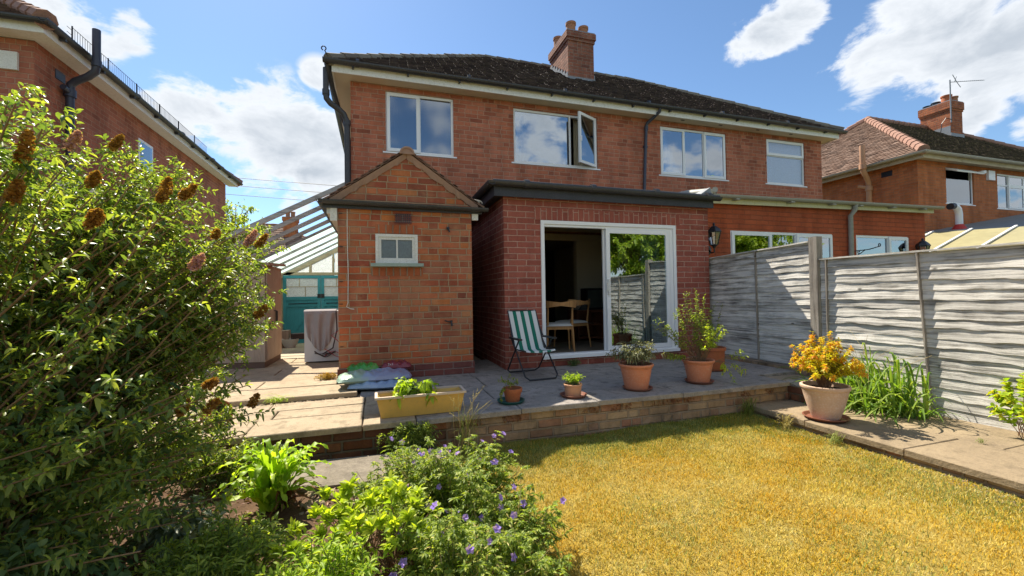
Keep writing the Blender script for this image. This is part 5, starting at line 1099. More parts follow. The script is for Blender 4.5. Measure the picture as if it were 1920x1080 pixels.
stems_mesh(ps, .003, .0015, 'stems', 'stem_green', t); PD = [along(p, 7, .5, out=.9) for p in ps]; P_ = np.concatenate([a for a, b in PD]); D_ = np.concatenate([b for a, b in PD])
V, F = leaves(P_, D_, rng.uniform(.05, .085, len(P_)), .034, droop=.5); np_build('leaves', V, F, 'leaf_lime', t)
# tipped pot at the left end of the patio
t = thing('flower_pot', 'clay pot tipped on its side at the left end of the patio under the bush', 'pot', (-1.30, 4.0, .082)); t.rotation_euler = (R(80), 0, R(62)); pot(t, .095, .15, 'terracotta_dark', 'flower')

# ------------------------------------------------------------ folding chair
t = thing('folding_chair', 'folding garden chair with green and white striped fabric and black metal frame', 'chair', (1.83, 5.0, .004), R(4))
w = .20
def U(p0, p1, p2, p3, r=.0095):
    """side rail, rounded corner, cross bar, rounded corner, side rail"""
    return MB().tube([p0, Vector(p1).lerp(Vector(p0), .08), Vector(p1).lerp(Vector(p2), .10), Vector(p2).lerp(Vector(p1), .10), Vector(p2).lerp(Vector(p3), .08), p3], r, 8)
mb = MB(); mb.tube([(-w, -.27, .34), (-w, .05, .335), (-w*.98, .30, .80), (w*.98, .30, .80), (w, .05, .335), (w, -.27, .34)], .0095, 8); mb.build('seat_frame', 'black_metal', t, smooth=True)
U((-w-.01, .14, .45), (-w-.01, -.31, .012), (w+.01, -.31, .012), (w+.01, .14, .45)).build('front_leg_frame', 'black_metal', t, smooth=True)
U((-w-.02, -.12, .46), (-w-.02, .30, .012), (w+.02, .30, .012), (w+.02, -.12, .46)).build('rear_leg_frame', 'black_metal', t, smooth=True)
for s in (-1, 1): mb = MB(); mb.box(s*(w+.03)-.022, s*(w+.03)+.022, -.20, .12, .462, .482); mb.tube([(s*(w+.015), .10, .465), (s*w, .20, .60)], .008, 6); mb.build('armrest', 'black_metal', t)
def stripe_mat():
    m, nt, out = new_mat('stripe_fabric'); tc = nt.node('ShaderNodeTexCoord').outputs['Object']; sp = nt.node('ShaderNodeSeparateXYZ', {0: tc})
    f = nt.math('FRACT', nt.math('MULTIPLY', nt.math('ADD', sp.outputs[0], .5), 1/.108)); g = nt.math('LESS_THAN', nt.math('ABSOLUTE', nt.math('SUBTRACT', f, .62)), .235)
    wv = nt.noise(tc, 300, 2, .5); finish(nt, out, nt.mix(g, nt.mix(wv, (.55, .56, .54), (.68, .69, .66)), nt.mix(wv, (.012, .13, .085), (.02, .17, .11))), .8, .2, 0, wv, .3, .002); return m
M['stripe'] = stripe_mat()
mb = MB(); prof = [(-.275, .335), (-.26, .352), (-.2, .340), (-.1, .325), (0, .322), (.06, .338), (.10, .41), (.16, .53), (.22, .65), (.285, .785), (.305, .812), (.315, .79)]; nn = 8
for i in range(len(prof)-1):
    for k in range(nn):
        xa, xb = -w*.96+2*w*.96*k/nn, -w*.96+2*w*.96*(k+1)/nn; sg = lambda x: .018*(1-(x/w)**2)
        (ya, za), (yb, zb_) = prof[i], prof[i+1]; mb.quad((xa, ya, za-sg(xa)), (xb, ya, za-sg(xb)), (xb, yb, zb_-sg(xb)), (xa, yb, zb_-sg(xa)))
mb.build('fabric', 'stripe', t, smooth=True)

# ------------------------------------------------------------ furniture inside the patio door
def dining_chair(loc, rz_, label):
    t = thing('dining_chair', label, 'chair', loc, rz_, 'dining chairs inside the patio door')
    for x, y in ((-.19, -.19), (.19, -.19)):
        MB().tube([(x, y, .42), (x*1.12, y*1.1, 0)], .016, 8, rr=[.018, .012]).build('leg', 'wood_honey', t, smooth=True)
    for x in (-.19, .19): MB().tube([(x*1.1, .24, 0), (x, .18, .42), (x*.98, .23, .74)], .016, 8, rr=[.012, .018, .012]).build('leg', 'wood_honey', t, smooth=True)
    MB().box(-.20, .20, -.20, .19, .36, .41).build('seat_frame', 'wood_honey', t)
    mb = MB(); n = 16; g = [[((-.215+.43*i/n), (-.22+.43*j/n), .412+.045*(max(0, 1-abs(2*i/n-1)**4)*max(0, 1-abs(2*j/n-1)**4))**.5) for j in range(n+1)] for i in range(n+1)]
    for i in range(n):
        for j in range(n): mb.quad(g[i][j], g[i+1][j], g[i+1][j+1], g[i][j+1])
    mb.build('seat_pad', 'seat_pad', t, smooth=True)
    mb = MB(); n = 20
    for i in range(n):
        def Q(s): x = -.25+.5*s; y = .245+.06*(1-(2*s-1)**2)-.07*abs(2*s-1)**3; hh = .025+.035*abs(2*s-1); return x, y, hh
        a, b = Q(i/n), Q((i+1)/n)
        mb.add([(a[0], a[1], .75-a[2]), (b[0], b[1], .75-b[2]), (b[0], b[1]+.004, .75+b[2]), (a[0], a[1]+.004, .75+a[2]), (a[0], a[1]+.022, .75-a[2]), (b[0], b[1]+.022, .75-b[2]), (b[0], b[1]+.022, .75+b[2]), (a[0], a[1]+.022, .75+a[2])], [(0, 1, 2, 3), (7, 6, 5, 4), (0, 4, 5, 1), (3, 2, 6, 7)])
    mb.build('backrest', 'wood_honey', t, smooth=True); return t
dining_chair((2.72, 6.20, .112), R(165), 'honey wood dining chair with pale seat just inside the open door, nearer one')
dining_chair((3.15, 6.62, .119), R(200), 'dining chair with a darker curved back behind the nearer one')
t = thing('television_cabinet', 'dark brown cabinet with shelves inside the room by the pale wall', 'cabinet', (4.05, 7.55, .112)); mb = MB(); mb.box(-.42, .45, -.2, .25, .55, .59); mb.box(-.42, -.38, -.2, .25, 0, .55); mb.box(.10, .45, -.2, .25, 0, .55); mb.box(-.38, .10, -.2, .25, .05, .08); mb.box(-.38, .10, -.18, .25, .3, .33); mb.box(-.38, .10, .2, .25, 0, .55); mb.build('carcass', 'wood_brown', t); MB().box(.13, .42, -.215, -.202, .04, .52).build('door', 'wood_brown', t)
t = thing('television', 'old black television standing on the brown cabinet', 'television', (4.12, 7.55, .704)); MB().box(-.22, .30, -.05, .2, 0, .42).add([(-.22, -.05, .0), (-.22, .2, 0), (-.36, .05, .0), (-.22, -.05, .20)], [(0, 1, 2), (0, 2, 3), (1, 3, 2)]).build('casing', 'screen', t); MB().box(-.19, .27, -.062, -.052, .04, .38).build('screen', 'glass_small', t)
t = thing('sideboard', 'tall brown wooden dresser at the back of the dark room', 'sideboard', (3.45, 9.7, .112)); MB().box(-.6, .5, 0, .45, 0, 1.25).build('carcass', 'wood_brown', t); MB().box(-.57, -.07, -.015, -.002, .05, .9).build('door', 'wood_brown', t); MB().box(-.03, .47, -.015, -.002, .05, .9).build('door', 'wood_brown', t)

# ------------------------------------------------------------ the big flowering bush on the left
def cat_leaves(name, seats, L, W, mat, parent, **kw):
    P_ = np.concatenate([a for a, b in seats]); D_ = np.concatenate([b for a, b in seats]); n = len(P_)
    V, F = leaves(P_, D_, rng.uniform(L[0], L[1], n), rng.uniform(W[0], W[1], n), **kw); return np_build(name, V, F, mat, parent)
B = thing('flowering_bush', 'tall bush on the left with small green leaves and rusty dead flower heads', 'bush', (-1.75, 2.4, -.25), world=True)
def bush_end():
    while True:
        a = rng.uniform(0, 2*math.pi); e = rng.uniform(-.42, 1.0); k = math.sqrt(max(0, 1-max(0, e)**2))
        rr = rng.uniform(.74, 1.0)
        x = -1.80+1.34*k*math.cos(a)*rr; y = 2.30+1.25*k*math.sin(a)*rr; z = .55+1.36*e*rr+(.10 if e > .5 else 0)*rng.uniform(0, 1)
        if e < 0: x -= .12*rng.uniform(0, 1)
        if z < -.2: continue
        if (z-1)/y > np.interp(x/y, [-.9, -.64, -.56, -.48, -.40, -.31, -.25, -.20], [.5, .42, .34, .30, .29, .27, .15, -.02])-.02: continue
        if y < .75 and x > -1.1: continue
        if x > -.25*y and z < .75: continue
        return np.array([x, y, z])
ps, heads = [], []
extra = [((-1.45, -.85), (2.45, 2.85), (1.25, 1.68))]*110+[((-1.15, -1.0), (1.6, 1.8), (1.25, 1.62))]*26+[((-.84, -.58), (2.4, 2.8), (.75, 1.38))]*80+[((-1.75, -1.45), (2.1, 2.6), (1.5, 1.92))]*50
for i in range(640+len(extra)):
    e = bush_end() if i < 640 else np.array([rng.uniform(*q) for q in extra[i-640]]); b = np.array([-2.05+rng.normal(0, .28), 2.35+rng.normal(0, .32), -.26]); m = b*.45+e*.55+np.array([-.10, 0, .12])+rng.normal(0, .05, 3); m[0] = min(m[0], e[0])
    p = bez(b, m, e, 10); ps.append(p)
    if e[2] > 1.1 or rng.random() < .16: heads.append(p)
stems_mesh(ps, .0085, .0025, 'stems', 'stem_tan', B)
S1, S2 = [], []
for p in ps:
    S1.append(along(p, int(rng.uniform(60, 84)), .38, out=.85))
    for q in range(6):   # short side shoots
        k = rng.integers(5, 10); c = p[min(k, 9)]; d = rng.normal(0, 1, 3); d[2] = abs(d[2])*.8; d = d/np.linalg.norm(d)*rng.uniform(.08, .19)
        sp = bez(c, c+d*.6, c+d, 5); S2.append(along(sp, 14, .25, out=.8))
cat_leaves('leaves', S1, (.026, .054), (.010, .017), 'leaf_bush', B); cat_leaves('side_leaves', S2, (.020, .042), (.008, .014), 'leaf_bush', B)
# dark inner growth so the middle of the bush is dense
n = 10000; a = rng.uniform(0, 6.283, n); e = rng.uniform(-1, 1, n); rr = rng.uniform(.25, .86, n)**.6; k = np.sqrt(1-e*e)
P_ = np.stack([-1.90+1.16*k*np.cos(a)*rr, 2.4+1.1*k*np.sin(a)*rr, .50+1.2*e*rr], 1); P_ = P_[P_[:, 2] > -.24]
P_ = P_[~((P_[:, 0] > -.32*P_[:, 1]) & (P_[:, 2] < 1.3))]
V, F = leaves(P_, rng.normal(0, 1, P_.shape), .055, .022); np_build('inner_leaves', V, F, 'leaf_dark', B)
def flower_head(p, d, L, r, mat, k=150):
    """dense panicle of tiny dry flowers along direction d"""
    t = rng.uniform(0, 1, k); a = rng.uniform(0, 6.28, k); d = np.asarray(d)*[.5, .5, 1]+[0, 0, .03]; d = d/np.linalg.norm(d); x = np.cross(d, [.3, .2, .9]); x /= np.linalg.norm(x); y = np.cross(d, x)
    rad = r*np.sin(np.pi*np.clip(t*.85+.12, 0, 1))**.7*(.75+.25*np.sin(t*19+a*2)); c = p+np.outer(t*L, d)+x*(np.cos(a)*rad)[:, None]+y*(np.sin(a)*rad)[:, None]
    return leaves(c, (c-p-np.outer(t*L, d))+rng.normal(0, .012, c.shape)+d*.01, .012, .011, droop=0)
cells = {}
for p in ps:   # the outermost shoot in every direction carries the flower head
    e = p[-1]; key = (round(e[0]/e[1]*15), round((e[2]-1)/e[1]*15))
    if (e[2]-1)/e[1] > .06 or rng.random() < .10:
        if key not in cells or e[1] < cells[key][-1][1]: cells[key] = p
heads = [p for p in cells.values() if -.72 < p[-1][0]/p[-1][1] < -.2 and rng.random() < .5]; cnt = 0
for p in heads:
    if cnt >= 92: break
    d = p[-1]-p[-2]; c = p[-1]+unit(d)*.01+np.array([0, -.02, .035]); z = c[2]
    if c[1] > 3.4: continue
    mat = 'leaf_rust' if rng.random() < .84 else 'leaf_pink'
    V, F = merge([flower_head(c, d+rng.normal(0, .02, 3), rng.uniform(.045, .085), rng.uniform(.010, .017), mat, 210)]+[flower_head(c-d*.10, d+rng.normal(0, .03, 3), rng.uniform(.03, .06), .012, mat, 80) for _ in range(int(rng.uniform(0, 4)))])
    np_build('flower_head', V, F, mat, B); cnt += 1

# ------------------------------------------------------------ border plants
def stemmy(name, label, cat, base, spread, ends, nst, nleaf, L, W, mat, smat='stem_green', t0=.3, out=.85, group=None, r0=.003, droop=.25, rise=.45):
    t = thing(name, label, cat, base, group=group); ps = []
    for _ in range(nst):
        e = ends(); b = (rng.normal(0, spread[0]), rng.normal(0, spread[1]), 0); ps.append(bez(b, (b[0]*.6+e[0]*.35, b[1]*.6+e[1]*.35, e[2]*(rise+.2)), e, 8))
    stems_mesh(ps, r0, .0012, 'stems', smat, t); cat_leaves('leaves', [along(p, nleaf, t0, out=out) for p in ps], L, W, mat, t, droop=droop); return t, ps
def dome(rx, ry, h, lo=.35, ox=0, oy=0):
    def f():
        a = rng.uniform(0, 6.283); e = math.sqrt(rng.uniform(0, 1)); return (ox+rx*e*math.cos(a), oy+ry*e*math.sin(a), h*(lo+(1-lo)*math.sqrt(max(0, 1-e*e)))*rng.uniform(.82, 1.05))
    return f
# hart's tongue fern: arching strap fronds with wavy edges
def straps(parent, name, mat, bases, ends, W, seg=8, curl=.2, wave=0.0, name2=None):
    Vs, Fs = [], []
    for b, e, w, up in zip(bases, ends, W, rng.uniform(.35, .75, len(bases))):
        b = np.array(b); e = np.array(e); m = (b+e)/2+np.array([0, 0, abs(e[2]-b[2])*up+np.linalg.norm((e-b)[:2])*.45]); p = bez(b, m, e, seg+1)
        d = unit(np.gradient(p, axis=0)); s = unit(np.cross(d, [0, 0, 1.0])+rng.normal(0, .15, 3)); nrm = np.cross(s, d); t = np.linspace(0, 1, seg+1)
        ww = w*(np.sin(np.pi*np.clip(t*.93+.06, 0, 1))**.45)*(1-t*.35); ph = rng.uniform(0, 6); wv = wave*np.sin(t*26+ph)[:, None]*nrm*w
        V = np.concatenate([p-s*ww[:, None]/2+nrm*ww[:, None]*curl+wv, p, p+s*ww[:, None]/2+nrm*ww[:, None]*curl-wv]); k = seg+1
        F = [(i, i+1, k+i+1, k+i) for i in range(seg)]+[(k+i, k+i+1, 2*k+i+1, 2*k+i) for i in range(seg)]; Vs.append(V); Fs.append(np.array(F))
    V, F = merge(list(zip(Vs, Fs))); return np_build(name, V, F, mat, parent, smooth=True)
t = thing('fern', 'bright green hart\'s tongue fern with long wavy fronds in the bare soil', 'fern', (-.60, 2.92, -.25)); n = 90
bs, es = [], []
for i in range(n): a = rv(0, 6.28); r_ = rv(.10, .30); bs.append((rng.normal(0, .03), rng.normal(0, .03), 0)); es.append((r_*math.cos(a)*1.1, r_*math.sin(a), rv(.26, .50)-r_*.75))
straps(t, 'fronds', 'leaf_fern', bs, es, rng.uniform(.032, .050, n), 16, .10, .22)
bs, es = [], []
for i in range(26): a = rv(-1.6, .9); bs.append((.05, -.02, 0)); es.append((rv(.12, .26)*math.cos(a), rv(.1, .22)*math.sin(a), rv(.0, .14)))
straps(t, 'dead_fronds', 'leaf_brown', bs, es, rng.uniform(.01, .02, 26), 7, .3, .2)
# day lily clump by the fence
t = thing('day_lily', 'clump of long arching strap leaves growing between the path and the fence', 'plant', (4.78, 3.0, -.2)); n = 420; bs, es = [], []
for i in range(n):
    a = rv(0, 6.28); r_ = rv(.12, .62); bx, by = rng.normal(0, .14), float(np.clip(rng.normal(.05, .25), -.38, .6)); x = bx+r_*math.cos(a)*.9; x = min(x, .30)
    bs.append((min(bx, .2), by, 0)); es.append((x, by+r_*math.sin(a)*(.45 if math.sin(a) < 0 else 1), max(.0, rv(.34, .74)-r_*1.25*rv(.5, 1.2))))
straps(t, 'leaves', 'leaf_strap', bs, es, rng.uniform(.018, .032, n), 10, .25)
ps = [bez((rng.normal(0, .1), rng.normal(0, .15), 0), (rng.normal(0, .12), rng.normal(0, .2), .4), (rng.normal(.0, .15), rng.normal(0, .3), rv(.55, .85)), 6) for _ in range(9)]; stems_mesh(ps, .0025, .0015, 'flower_stalks', 'straw', t)
# yellow leaved shrub at the right edge
t, ps = stemmy('yellow_shrub', 'yellow and lime leaved shrub cut by the right edge of the photo', 'shrub', (4.96, 1.98, -.2), (.04, .06), dome(.20, .30, .54, .2, -.0), 46, 18, (.04, .075), (.025, .045), 'leaf_lime', 'stem_brown', .35)
cat_leaves('yellow_leaves', [along(p, 9, .7, out=1.0) for p in ps], (.03, .05), (.015, .03), 'leaf_gold', t)
# pale yellow-green shrub in the middle foreground
t, ps = stemmy('lime_shrub', 'leafy lime yellow shrub with bare brown stems in the middle foreground', 'shrub', (.0, 1.95, -.27), (.05, .05), dome(.34, .26, .46, .62, -.06, .0), 52, 6, (.03, .06), (.014, .02), 'leaf_lime', 'bark', .55, r0=.005)
S_ = []
for p in ps:
    e = p[-1]; k = 22; a = rng.uniform(0, 6.28, k); el = rng.uniform(.05, 1.1, k); S_.append((np.repeat(e[None], k, 0)-np.array([0, 0, 1])*rng.uniform(0, .035, (k, 1)), np.stack([np.cos(a)*np.cos(el), np.sin(a)*np.cos(el), np.sin(el)+.2], 1)))
cat_leaves('tip_leaves', S_, (.035, .058), (.017, .025), 'leaf_yellow', t, droop=.1)
# hardy geranium clumps with violet flowers
def geranium(base, rx, ry, h, label, nst, nfl, seedx=0):
    t = thing('geranium', label, 'geranium', base, group='violet geraniums in the border'); ps = []
    f = lambda: (lambda q: (q[0], q[1], q[2]*(.62+.38*math.sin(q[0]*13+q[1]*9+base[0]*7)+rng.normal(0, .10))))(dome(rx, ry, h*1.15, .45)())
    for _ in range(nst):
        e = f(); b = (e[0]*.45+rng.normal(0, .03), e[1]*.45+rng.normal(0, .03), 0); ps.append(bez(b, (e[0]*.7, e[1]*.7, e[2]*.75), e, 6))
    stems_mesh(ps, .0018, .001, 'stems', 'stem_green', t)
    S_ = []
    for p in ps:
        for k_ in (5, 4, 3, 2):
            c = p[k_]+rng.normal(0, .02, 3); k = 9; a0 = rv(0, 6.28); a = a0+np.arange(k)*.62; tilt = rng.normal(0, .35, 2)
            S_.append((np.repeat(c[None], k, 0), np.stack([np.cos(a), np.sin(a), tilt[0]*np.cos(a)+tilt[1]*np.sin(a)+.15], 1)))
        S_.append(along(p, 10, .2, out=.9))
    cat_leaves('leaves', S_, (.018, .036), (.007, .012), 'leaf_mid', t)
    cat_leaves('dry_leaves', [along(p, 3, .15, out=.9) for p in ps], (.02, .04), (.004, .008), 'grass_dry', t)
    stems_mesh([bez(p[0], p[3], p[-1]+rng.normal(0, .03, 3)+np.array([0, 0, .03]), 5) for p in ps[::6]], .0018, .0012, 'dry_stalks', 'straw', t)
    tall = [ps[i] for i in rng.permutation(len(ps))[:nfl]]
    for p in tall:
        e = p[-1]+np.array([rng.normal(0, .04), rng.normal(0, .04), rv(.02, .07)]); nrm = unit(np.array([rng.normal(0, .5), -.6+rng.normal(0, .3), .8])); x = unit(np.cross(nrm, [.2, .9, .1])); y = np.cross(nrm, x)
        a = np.arange(5)*1.2566; D_ = x*np.cos(a)[:, None]+y*np.sin(a)[:, None]+nrm*.25
        V1, F1 = leaves(np.repeat(e[None], 5, 0), D_, rv(.017, .023), .020, droop=0, up=np.repeat(nrm[None], 5, 0)); V2, F2 = ntube(bez(p[-2], (p[-1]+e)/2, e, 4), .0012, .001, 3)
        np_build('flower', V1, F1, 'petal', t)
    return t
geranium((.36, 2.40, -.27), .46, .44, .38, 'largest violet geranium clump at the edge of the lawn, right of the lime shrub', 430, 38)
geranium((.58, 2.0, -.27), .30, .32, .24, 'low violet geranium spreading over the lawn edge at the bottom of the photo', 200, 14)
geranium((.18, 2.80, -.26), .36, .24, .26, 'pale flowered geranium clump behind, against the loose grey slab', 190, 14)
geranium((.28, 1.72, -.27), .32, .24, .36, 'violet geranium nearest the camera, just right of the lime shrub', 150, 9)
# cut-leaved green plants at the bottom left
stemmy('green_perennial', 'feathery mid green plant at the bottom left, below the fern', 'plant', (-.60, 1.98, -.27), (.09, .09), dome(.32, .26, .38, .5), 170, 30, (.025, .05), (.007, .013), 'leaf_mid', out=.8)
stemmy('green_perennial', 'fine leaved pale green plant below the lime shrub at the bottom edge', 'plant', (-.20, 1.62, -.27), (.08, .06), dome(.24, .18, .44, .5), 110, 30, (.022, .045), (.006, .012), 'leaf_lime', out=.85)
stemmy('sage_plant', 'grey green broad leaved sage between the bush and the fern', 'plant', (-.90, 2.42, -.27), (.05, .05), dome(.20, .2, .30, .5), 34, 12, (.05, .08), (.02, .032), 'leaf_sage', out=.9, droop=.4)
stemmy('sage_plant', 'dark leafy plant under the big bush at the bottom left corner', 'plant', (-1.15, 1.75, -.27), (.1, .1), dome(.38, .32, .55, .5), 110, 26, (.03, .06), (.014, .024), 'leaf_dark', out=.9, droop=.3)
stemmy('low_plant', 'small leaved bushy plant spilling at the patio corner by the tipped pot', 'plant', (-1.02, 3.36, -.25), (.12, .06), dome(.26, .14, .26, .5), 110, 30, (.012, .024), (.008, .014), 'leaf_mid', out=.9)
stemmy('low_plant', 'small rounded plant against the patio wall just left of the fern', 'plant', (-.72, 3.48, -.25), (.08, .05), dome(.16, .1, .20, .5), 70, 30, (.012, .024), (.008, .014), 'leaf_sage', out=.9)
stemmy('whorled_plant', 'dark whorled leaf plant growing at the foot of the patio wall below the yellow trough', 'plant', (.25, 3.52, -.26), (.14, .03), dome(.28, .07, .27, .45), 80, 24, (.02, .034), (.007, .010), 'leaf_mid', out=1.1)
stemmy('arching_shoots', 'loose leafy shoots of the bush hanging over the sunlit patio slabs', 'shoots', (-1.35, 3.15, -.25), (.05, .05), lambda: (rv(.05, .42), rv(.0, .5), rv(.35, .75)), 20, 26, (.03, .055), (.011, .018), 'leaf_bush', 'stem_brown', .45)
stemmy('dry_weed', 'golden dry weed at the left foot of the outhouse wall', 'weed', (-.56, 5.66, .0), (.05, .03), dome(.15, .07, .10, .4, -.03), 60, 16, (.012, .026), (.006, .010), 'grass_gold', 'straw')
stemmy('wall_weed', 'small dark weed at the foot of the brick extension under the patio door', 'weed', (2.62, 5.46, 0), (.05, .02), dome(.12, .05, .10, .4), 26, 14, (.012, .026), (.006, .010), 'leaf_dark')
def tuft(name, label, loc, n, r, h, mat, w=.004, group=None, dx=0):
    t = thing(name, label, 'grass tuft', loc, group=group); bs, es = [], []
    for _ in range(n): a = rv(0, 6.28); q = rv(0, r); bs.append((rng.normal(0, r*.25), rng.normal(0, r*.12), 0)); es.append((q*math.cos(a)+dx, q*math.sin(a)*.6, rv(.3, 1)*h))
    straps(t, 'blades', mat, bs, es, np.full(n, w), 6, .1); return t
t = tuft('grass_tuft', 'tall seeding grass with dry heads in front of the patio wall, right of the trough', (.70, 3.50, -.29), 60, .20, .40, 'grass_green')
ps = [bez((rv(-.12, .12), 0, 0), (rv(-.14, .14), -.02, .25), (rv(-.22, .22), -.03, rv(.32, .56)), 6) for _ in range(16)]; stems_mesh(ps, .0014, .001, 'seed_stalks', 'straw', t); cat_leaves('seed_heads', [along(p, 16, .86, out=.5) for p in ps], (.008, .014), (.003, .005), 'grass_dry', t)
tuft('grass_tuft', 'rough grass in the corner where the patio wall meets the path', (3.68, 3.52, -.30), 130, .18, .20, 'grass_green'); tuft('grass_tuft', 'dry grass tuft at the start of the path edge', (3.70, 3.10, -.30), 70, .14, .13, 'grass_dry'); tuft('grass_tuft', 'green tuft against the path edge half way along', (3.70, 2.65, -.30), 60, .16, .09, 'grass_green')
tuft('grass_tuft', 'tiny green tuft in the joint between the path slabs', (4.45, 2.08, -.2), 26, .07, .035, 'grass_green', .003)
tuft('grass_tuft', 'low lime weeds in the gap between the sunlit patio slabs', (-.95, 4.68, .0), 60, .22, .03, 'leaf_lime', .006)
# moss and roots hanging under the patio nosing
n = 900; x = rng.uniform(.5, 4.3, n); keep = (np.sin(x*7)+np.sin(x*17+1)+np.sin(x*3.1)) > .3; x = x[keep]; P_ = np.stack([x, np.full(len(x), 3.622), rng.uniform(-.10, -.05, len(x))], 1)
V, F = leaves(P_, np.stack([rng.normal(0, .5, len(x)), -np.abs(rng.normal(.3, .2, len(x))), -np.abs(rng.normal(.6, .4, len(x)))], 1), rng.uniform(.012, .035, len(x)), .005, droop=.4); o = np_build('dry_moss', V, F, 'leaf_brown'); tag(o, kind='stuff', label='dry moss and roots hanging from the patio edge over the brick wall', cat='moss')

# ------------------------------------------------------------ lawn grass: separate blades
def blades(n, xr, yr, keepf, Lr, w, lean=.7):
    x = rng.uniform(*xr, n); y = rng.uniform(*yr, n); k = keepf(x, y); x, y = x[k], y[k]; n = len(x); z = lawn_z(x, y)
    a = rng.uniform(0, 6.283, n); L = rng.uniform(*Lr, n); ln = rng.uniform(.15, lean, n); s = np.stack([-np.sin(a), np.cos(a), np.zeros(n)], 1)*w/2*rng.uniform(.6, 1.3, n)[:, None]
    d = np.stack([np.cos(a)*ln, np.sin(a)*ln, np.sqrt(1-ln**2)], 1); b = np.stack([x, y, z-.003], 1); m = b+d*L[:, None]*.6; tp = b+d*L[:, None]+np.stack([np.cos(a), np.sin(a), -.6*np.ones(n)], 1)*L[:, None]*.12
    V = np.stack([b-s, b+s, m+s*.8, m-s*.8, tp], 1).reshape(-1, 3); i = (np.arange(n)*5)[:, None]
    F = np.concatenate([i+[0, 1, 2], i+[0, 2, 3], i+[3, 2, 4]], 0); return V, F
def patchy(x, y, s): return .5+.5*np.sin(x*3.1*s+1.3*np.sin(y*2.3*s))*np.cos(y*2.7*s+1.1*np.sin(x*1.9*s))
inl = lambda x, y: (x > soil_edge(y)-.02+.04*np.sin(y*23)) & (x < 3.77)
r01 = lambda x: rng.random(len(x))
V, F = blades(200000, (.2, 3.78), (1.0, 3.64), lambda x, y: inl(x, y) & (r01(x) < (.35+.65*patchy(x, y, 1))*(1-.8*np.clip((y-3.0)/.5, 0, 1))), (.011, .034), .0030, .95); o = np_build('gold_grass', V, F, 'grass_gold'); tag(o, 'short golden sun scorched lawn grass', 'grass', kind='stuff')
V, F = blades(70000, (.2, 3.78), (1.0, 3.64), lambda x, y: inl(x, y) & (r01(x) < (.15+.8*patchy(x+1, y+2, 1.6))*(1-.75*np.clip((y-3.0)/.4, 0, 1))), (.012, .036), .0030, .96); o = np_build('dry_grass', V, F, 'grass_dry'); tag(o, 'pale bleached straw blades scattered through the lawn', 'grass', kind='stuff')
V, F = blades(130000, (.2, 3.78), (1.0, 3.64), lambda x, y: inl(x, y) & (r01(x) < .05+.95*np.clip((y-2.85)/.5, 0, 1)+.6*np.clip((x-3.1)/.5, 0, 1)*patchy(x, y, 2)+.28*patchy(x+3, y, 1.1)**3+.12*patchy(x, y+1, 2.7)**4), (.014, .038), .0034, .8); o = np_build('green_grass', V, F, 'grass_green'); tag(o, 'greener grass along the shaded foot of the patio wall and path', 'grass', kind='stuff')
V, F = blades(26000, (-1.6, 5), (-5, 1.0), lambda x, y: (x > .4) & (x < 3.77), (.02, .05), .008, .85); o = np_build('near_grass', V, F, 'grass_gold'); tag(o, 'scorched lawn grass behind the camera', 'grass', kind='stuff')
# leaf litter on the soil
n = 2600; x = rng.uniform(-1.9, .75, n); y = rng.uniform(1.6, 3.6, n); k = x < soil_edge(y)+.05; x, y = x[k], y[k]; P_ = np.stack([x, y, soil_z(x, y)+.008], 1)
V, F = leaves(P_, np.stack([rng.normal(0, 1, len(x)), rng.normal(0, 1, len(x)), rng.normal(0, .15, len(x))], 1), rng.uniform(.01, .04, len(x)), rng.uniform(.003, .012, len(x)), droop=0); o = np_build('leaf_litter', V, F, 'leaf_brown'); tag(o, 'dead leaves and bark chips lying on the bare soil', 'leaf litter', kind='stuff')

# crumbled mortar and stones beside the loose slab, dry soil along the path edge
def stones(n, xr, yr, zf, r, name, mat, lb):
    Vs, Fs = [], []
    for _ in range(n):
        x, y = rng.uniform(*xr), rng.uniform(*yr); q = rng.uniform(*r); k = 6; a = np.arange(k)*2*np.pi/k+rv(0, 1); rr = q*rng.uniform(.7, 1.2, k); z0 = float(zf(np.array(x), np.array(y)))
        V = np.concatenate([np.stack([x+rr*np.cos(a), y+rr*np.sin(a), np.full(k, z0)], 1), np.stack([x+rr*.7*np.cos(a), y+rr*.7*np.sin(a), z0+q*rng.uniform(.4, .9, k)], 1), [[x, y, z0+q*.8]]])
        F = [(i, (i+1) % k, k+(i+1) % k) for i in range(k)]+[(i, k+(i+1) % k, k+i) for i in range(k)]+[(k+i, k+(i+1) % k, 2*k) for i in range(k)]; Vs.append(V); Fs.append(np.array(F))
    V, F = merge(list(zip(Vs, Fs))); o = np_build(name, V, F, mat); return tag(o, lb, 'rubble', kind='stuff')
stones(420, (-.45, .45), (2.72, 3.02), soil_z, (.006, .022), 'rubble', 'slab_path', 'pale crumbled mortar and stones in front of the loose grey slab')
stones(700, (3.60, 3.80), (-1, 3.4), lawn_z, (.003, .010), 'dry_crumbs', 'slab_path', 'dry crumbs of earth along the foot of the path edge')
stones(300, (-1.9, -.2), (4.60, 4.76), lambda x, y: -.030+0*x, (.004, .016), 'joint_grit', 'sand', 'grit and crumbs filling the wide joint between the sunlit slabs')
t = MB().box(-.006, .006, -.002, .002, 0, .085).build('plant_label', 'straw'); t.location = (4.20, 4.05, .002); t.rotation_euler = (R(-4), R(3), 0); tag(t, 'small pale plant label standing on the patio right of the pots', 'plant label')
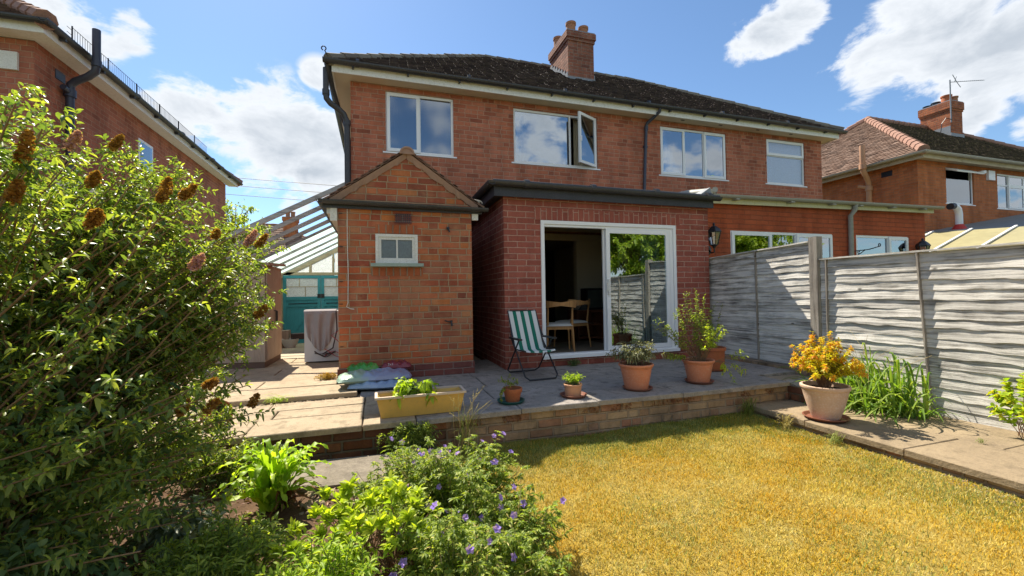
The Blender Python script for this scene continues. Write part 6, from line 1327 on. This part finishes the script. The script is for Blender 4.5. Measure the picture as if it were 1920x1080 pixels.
# ------------------------------------------------------------ trees
def tree(label, loc, h, r, nb, nl, lsize, mat, cz=.6, squash=.8, trunk=.14):
    t = thing('tree', label, 'tree', loc, group='garden trees'); V0, F0 = ntube(np.array([(0, 0, 0), (.05, 0, h*.3), (-.05, .05, h*.6), (0, 0, h*.85)]), trunk, trunk*.3, 8); parts = [(V0, F0)]; S_ = []
    for _ in range(nb):
        a = rv(0, 6.28); e = rv(-.7, 1); q = math.sqrt(1-e*e)*rv(.6, 1); end = np.array([r*q*math.cos(a), r*q*math.sin(a), h*cz+r*squash*e]); b = np.array([0, 0, h*rv(.3, .7)]); p = bez(b, b*.5+end*.5+np.array([0, 0, .1*r]), end, 7); parts.append(ntube(p, trunk*.22, .006)); S_.append(along(p, nl, .35, out=1.0))
        for _2 in range(3): c = p[rng.integers(3, 7)]; d = rng.normal(0, 1, 3)*r*.22; S_.append(along(bez(c, c+d*.5, c+d, 5), nl//2, .1, out=1.0))
    V, F = merge(parts); np_build('trunk', V, F, 'bark', t); cat_leaves('crown', S_, lsize, (lsize[0]*.5, lsize[1]*.55), mat, t); return t
tree('small loose tree seen behind the bush, left of the bare rafters', (-6.0, 21.5, -.5), 6.2, 2.0, 90, 34, (.09, .17), 'leaf_mid', .62, .95)
tree('bright green tree behind the camera beyond the garden fence', (11.0, -5.5, -.4), 6.0, 3.3, 150, 70, (.12, .22), 'leaf_tree', .62, .7, .2)
tree('broad green tree behind the camera in the next garden', (18.5, -7, -.4), 7.0, 3.6, 140, 60, (.13, .24), 'leaf_tree', .6, .7, .22)
tree('rounded green tree behind the camera to the left', (-2.5, -13, -.4), 6.5, 3.2, 110, 56, (.13, .24), 'leaf_tree', .6, .7, .2)
mb = MB().box(-8, 14, -15.2, -15.0, -.45, 1.5); tag(mb.build('garden_fence', 'fence_wood'), 'plain board fence at the far end of the garden behind the camera', 'fence')

# ------------------------------------------------------------ tidy up: origins at the base of one-mesh things
for o in list(scene.objects):
    if o.type == 'MESH' and o.parent is None and o.location.length < 1e-6 and 'label' in o:
        me = o.data; n = len(me.vertices); co = np.empty(n*3, np.float32); me.vertices.foreach_get('co', co); co = co.reshape(-1, 3)
        c = (co.min(0)+co.max(0))/2; c[2] = co[:, 2].min(); co -= c; me.vertices.foreach_set('co', co.ravel()); me.update(); o.location = [float(v) for v in c]
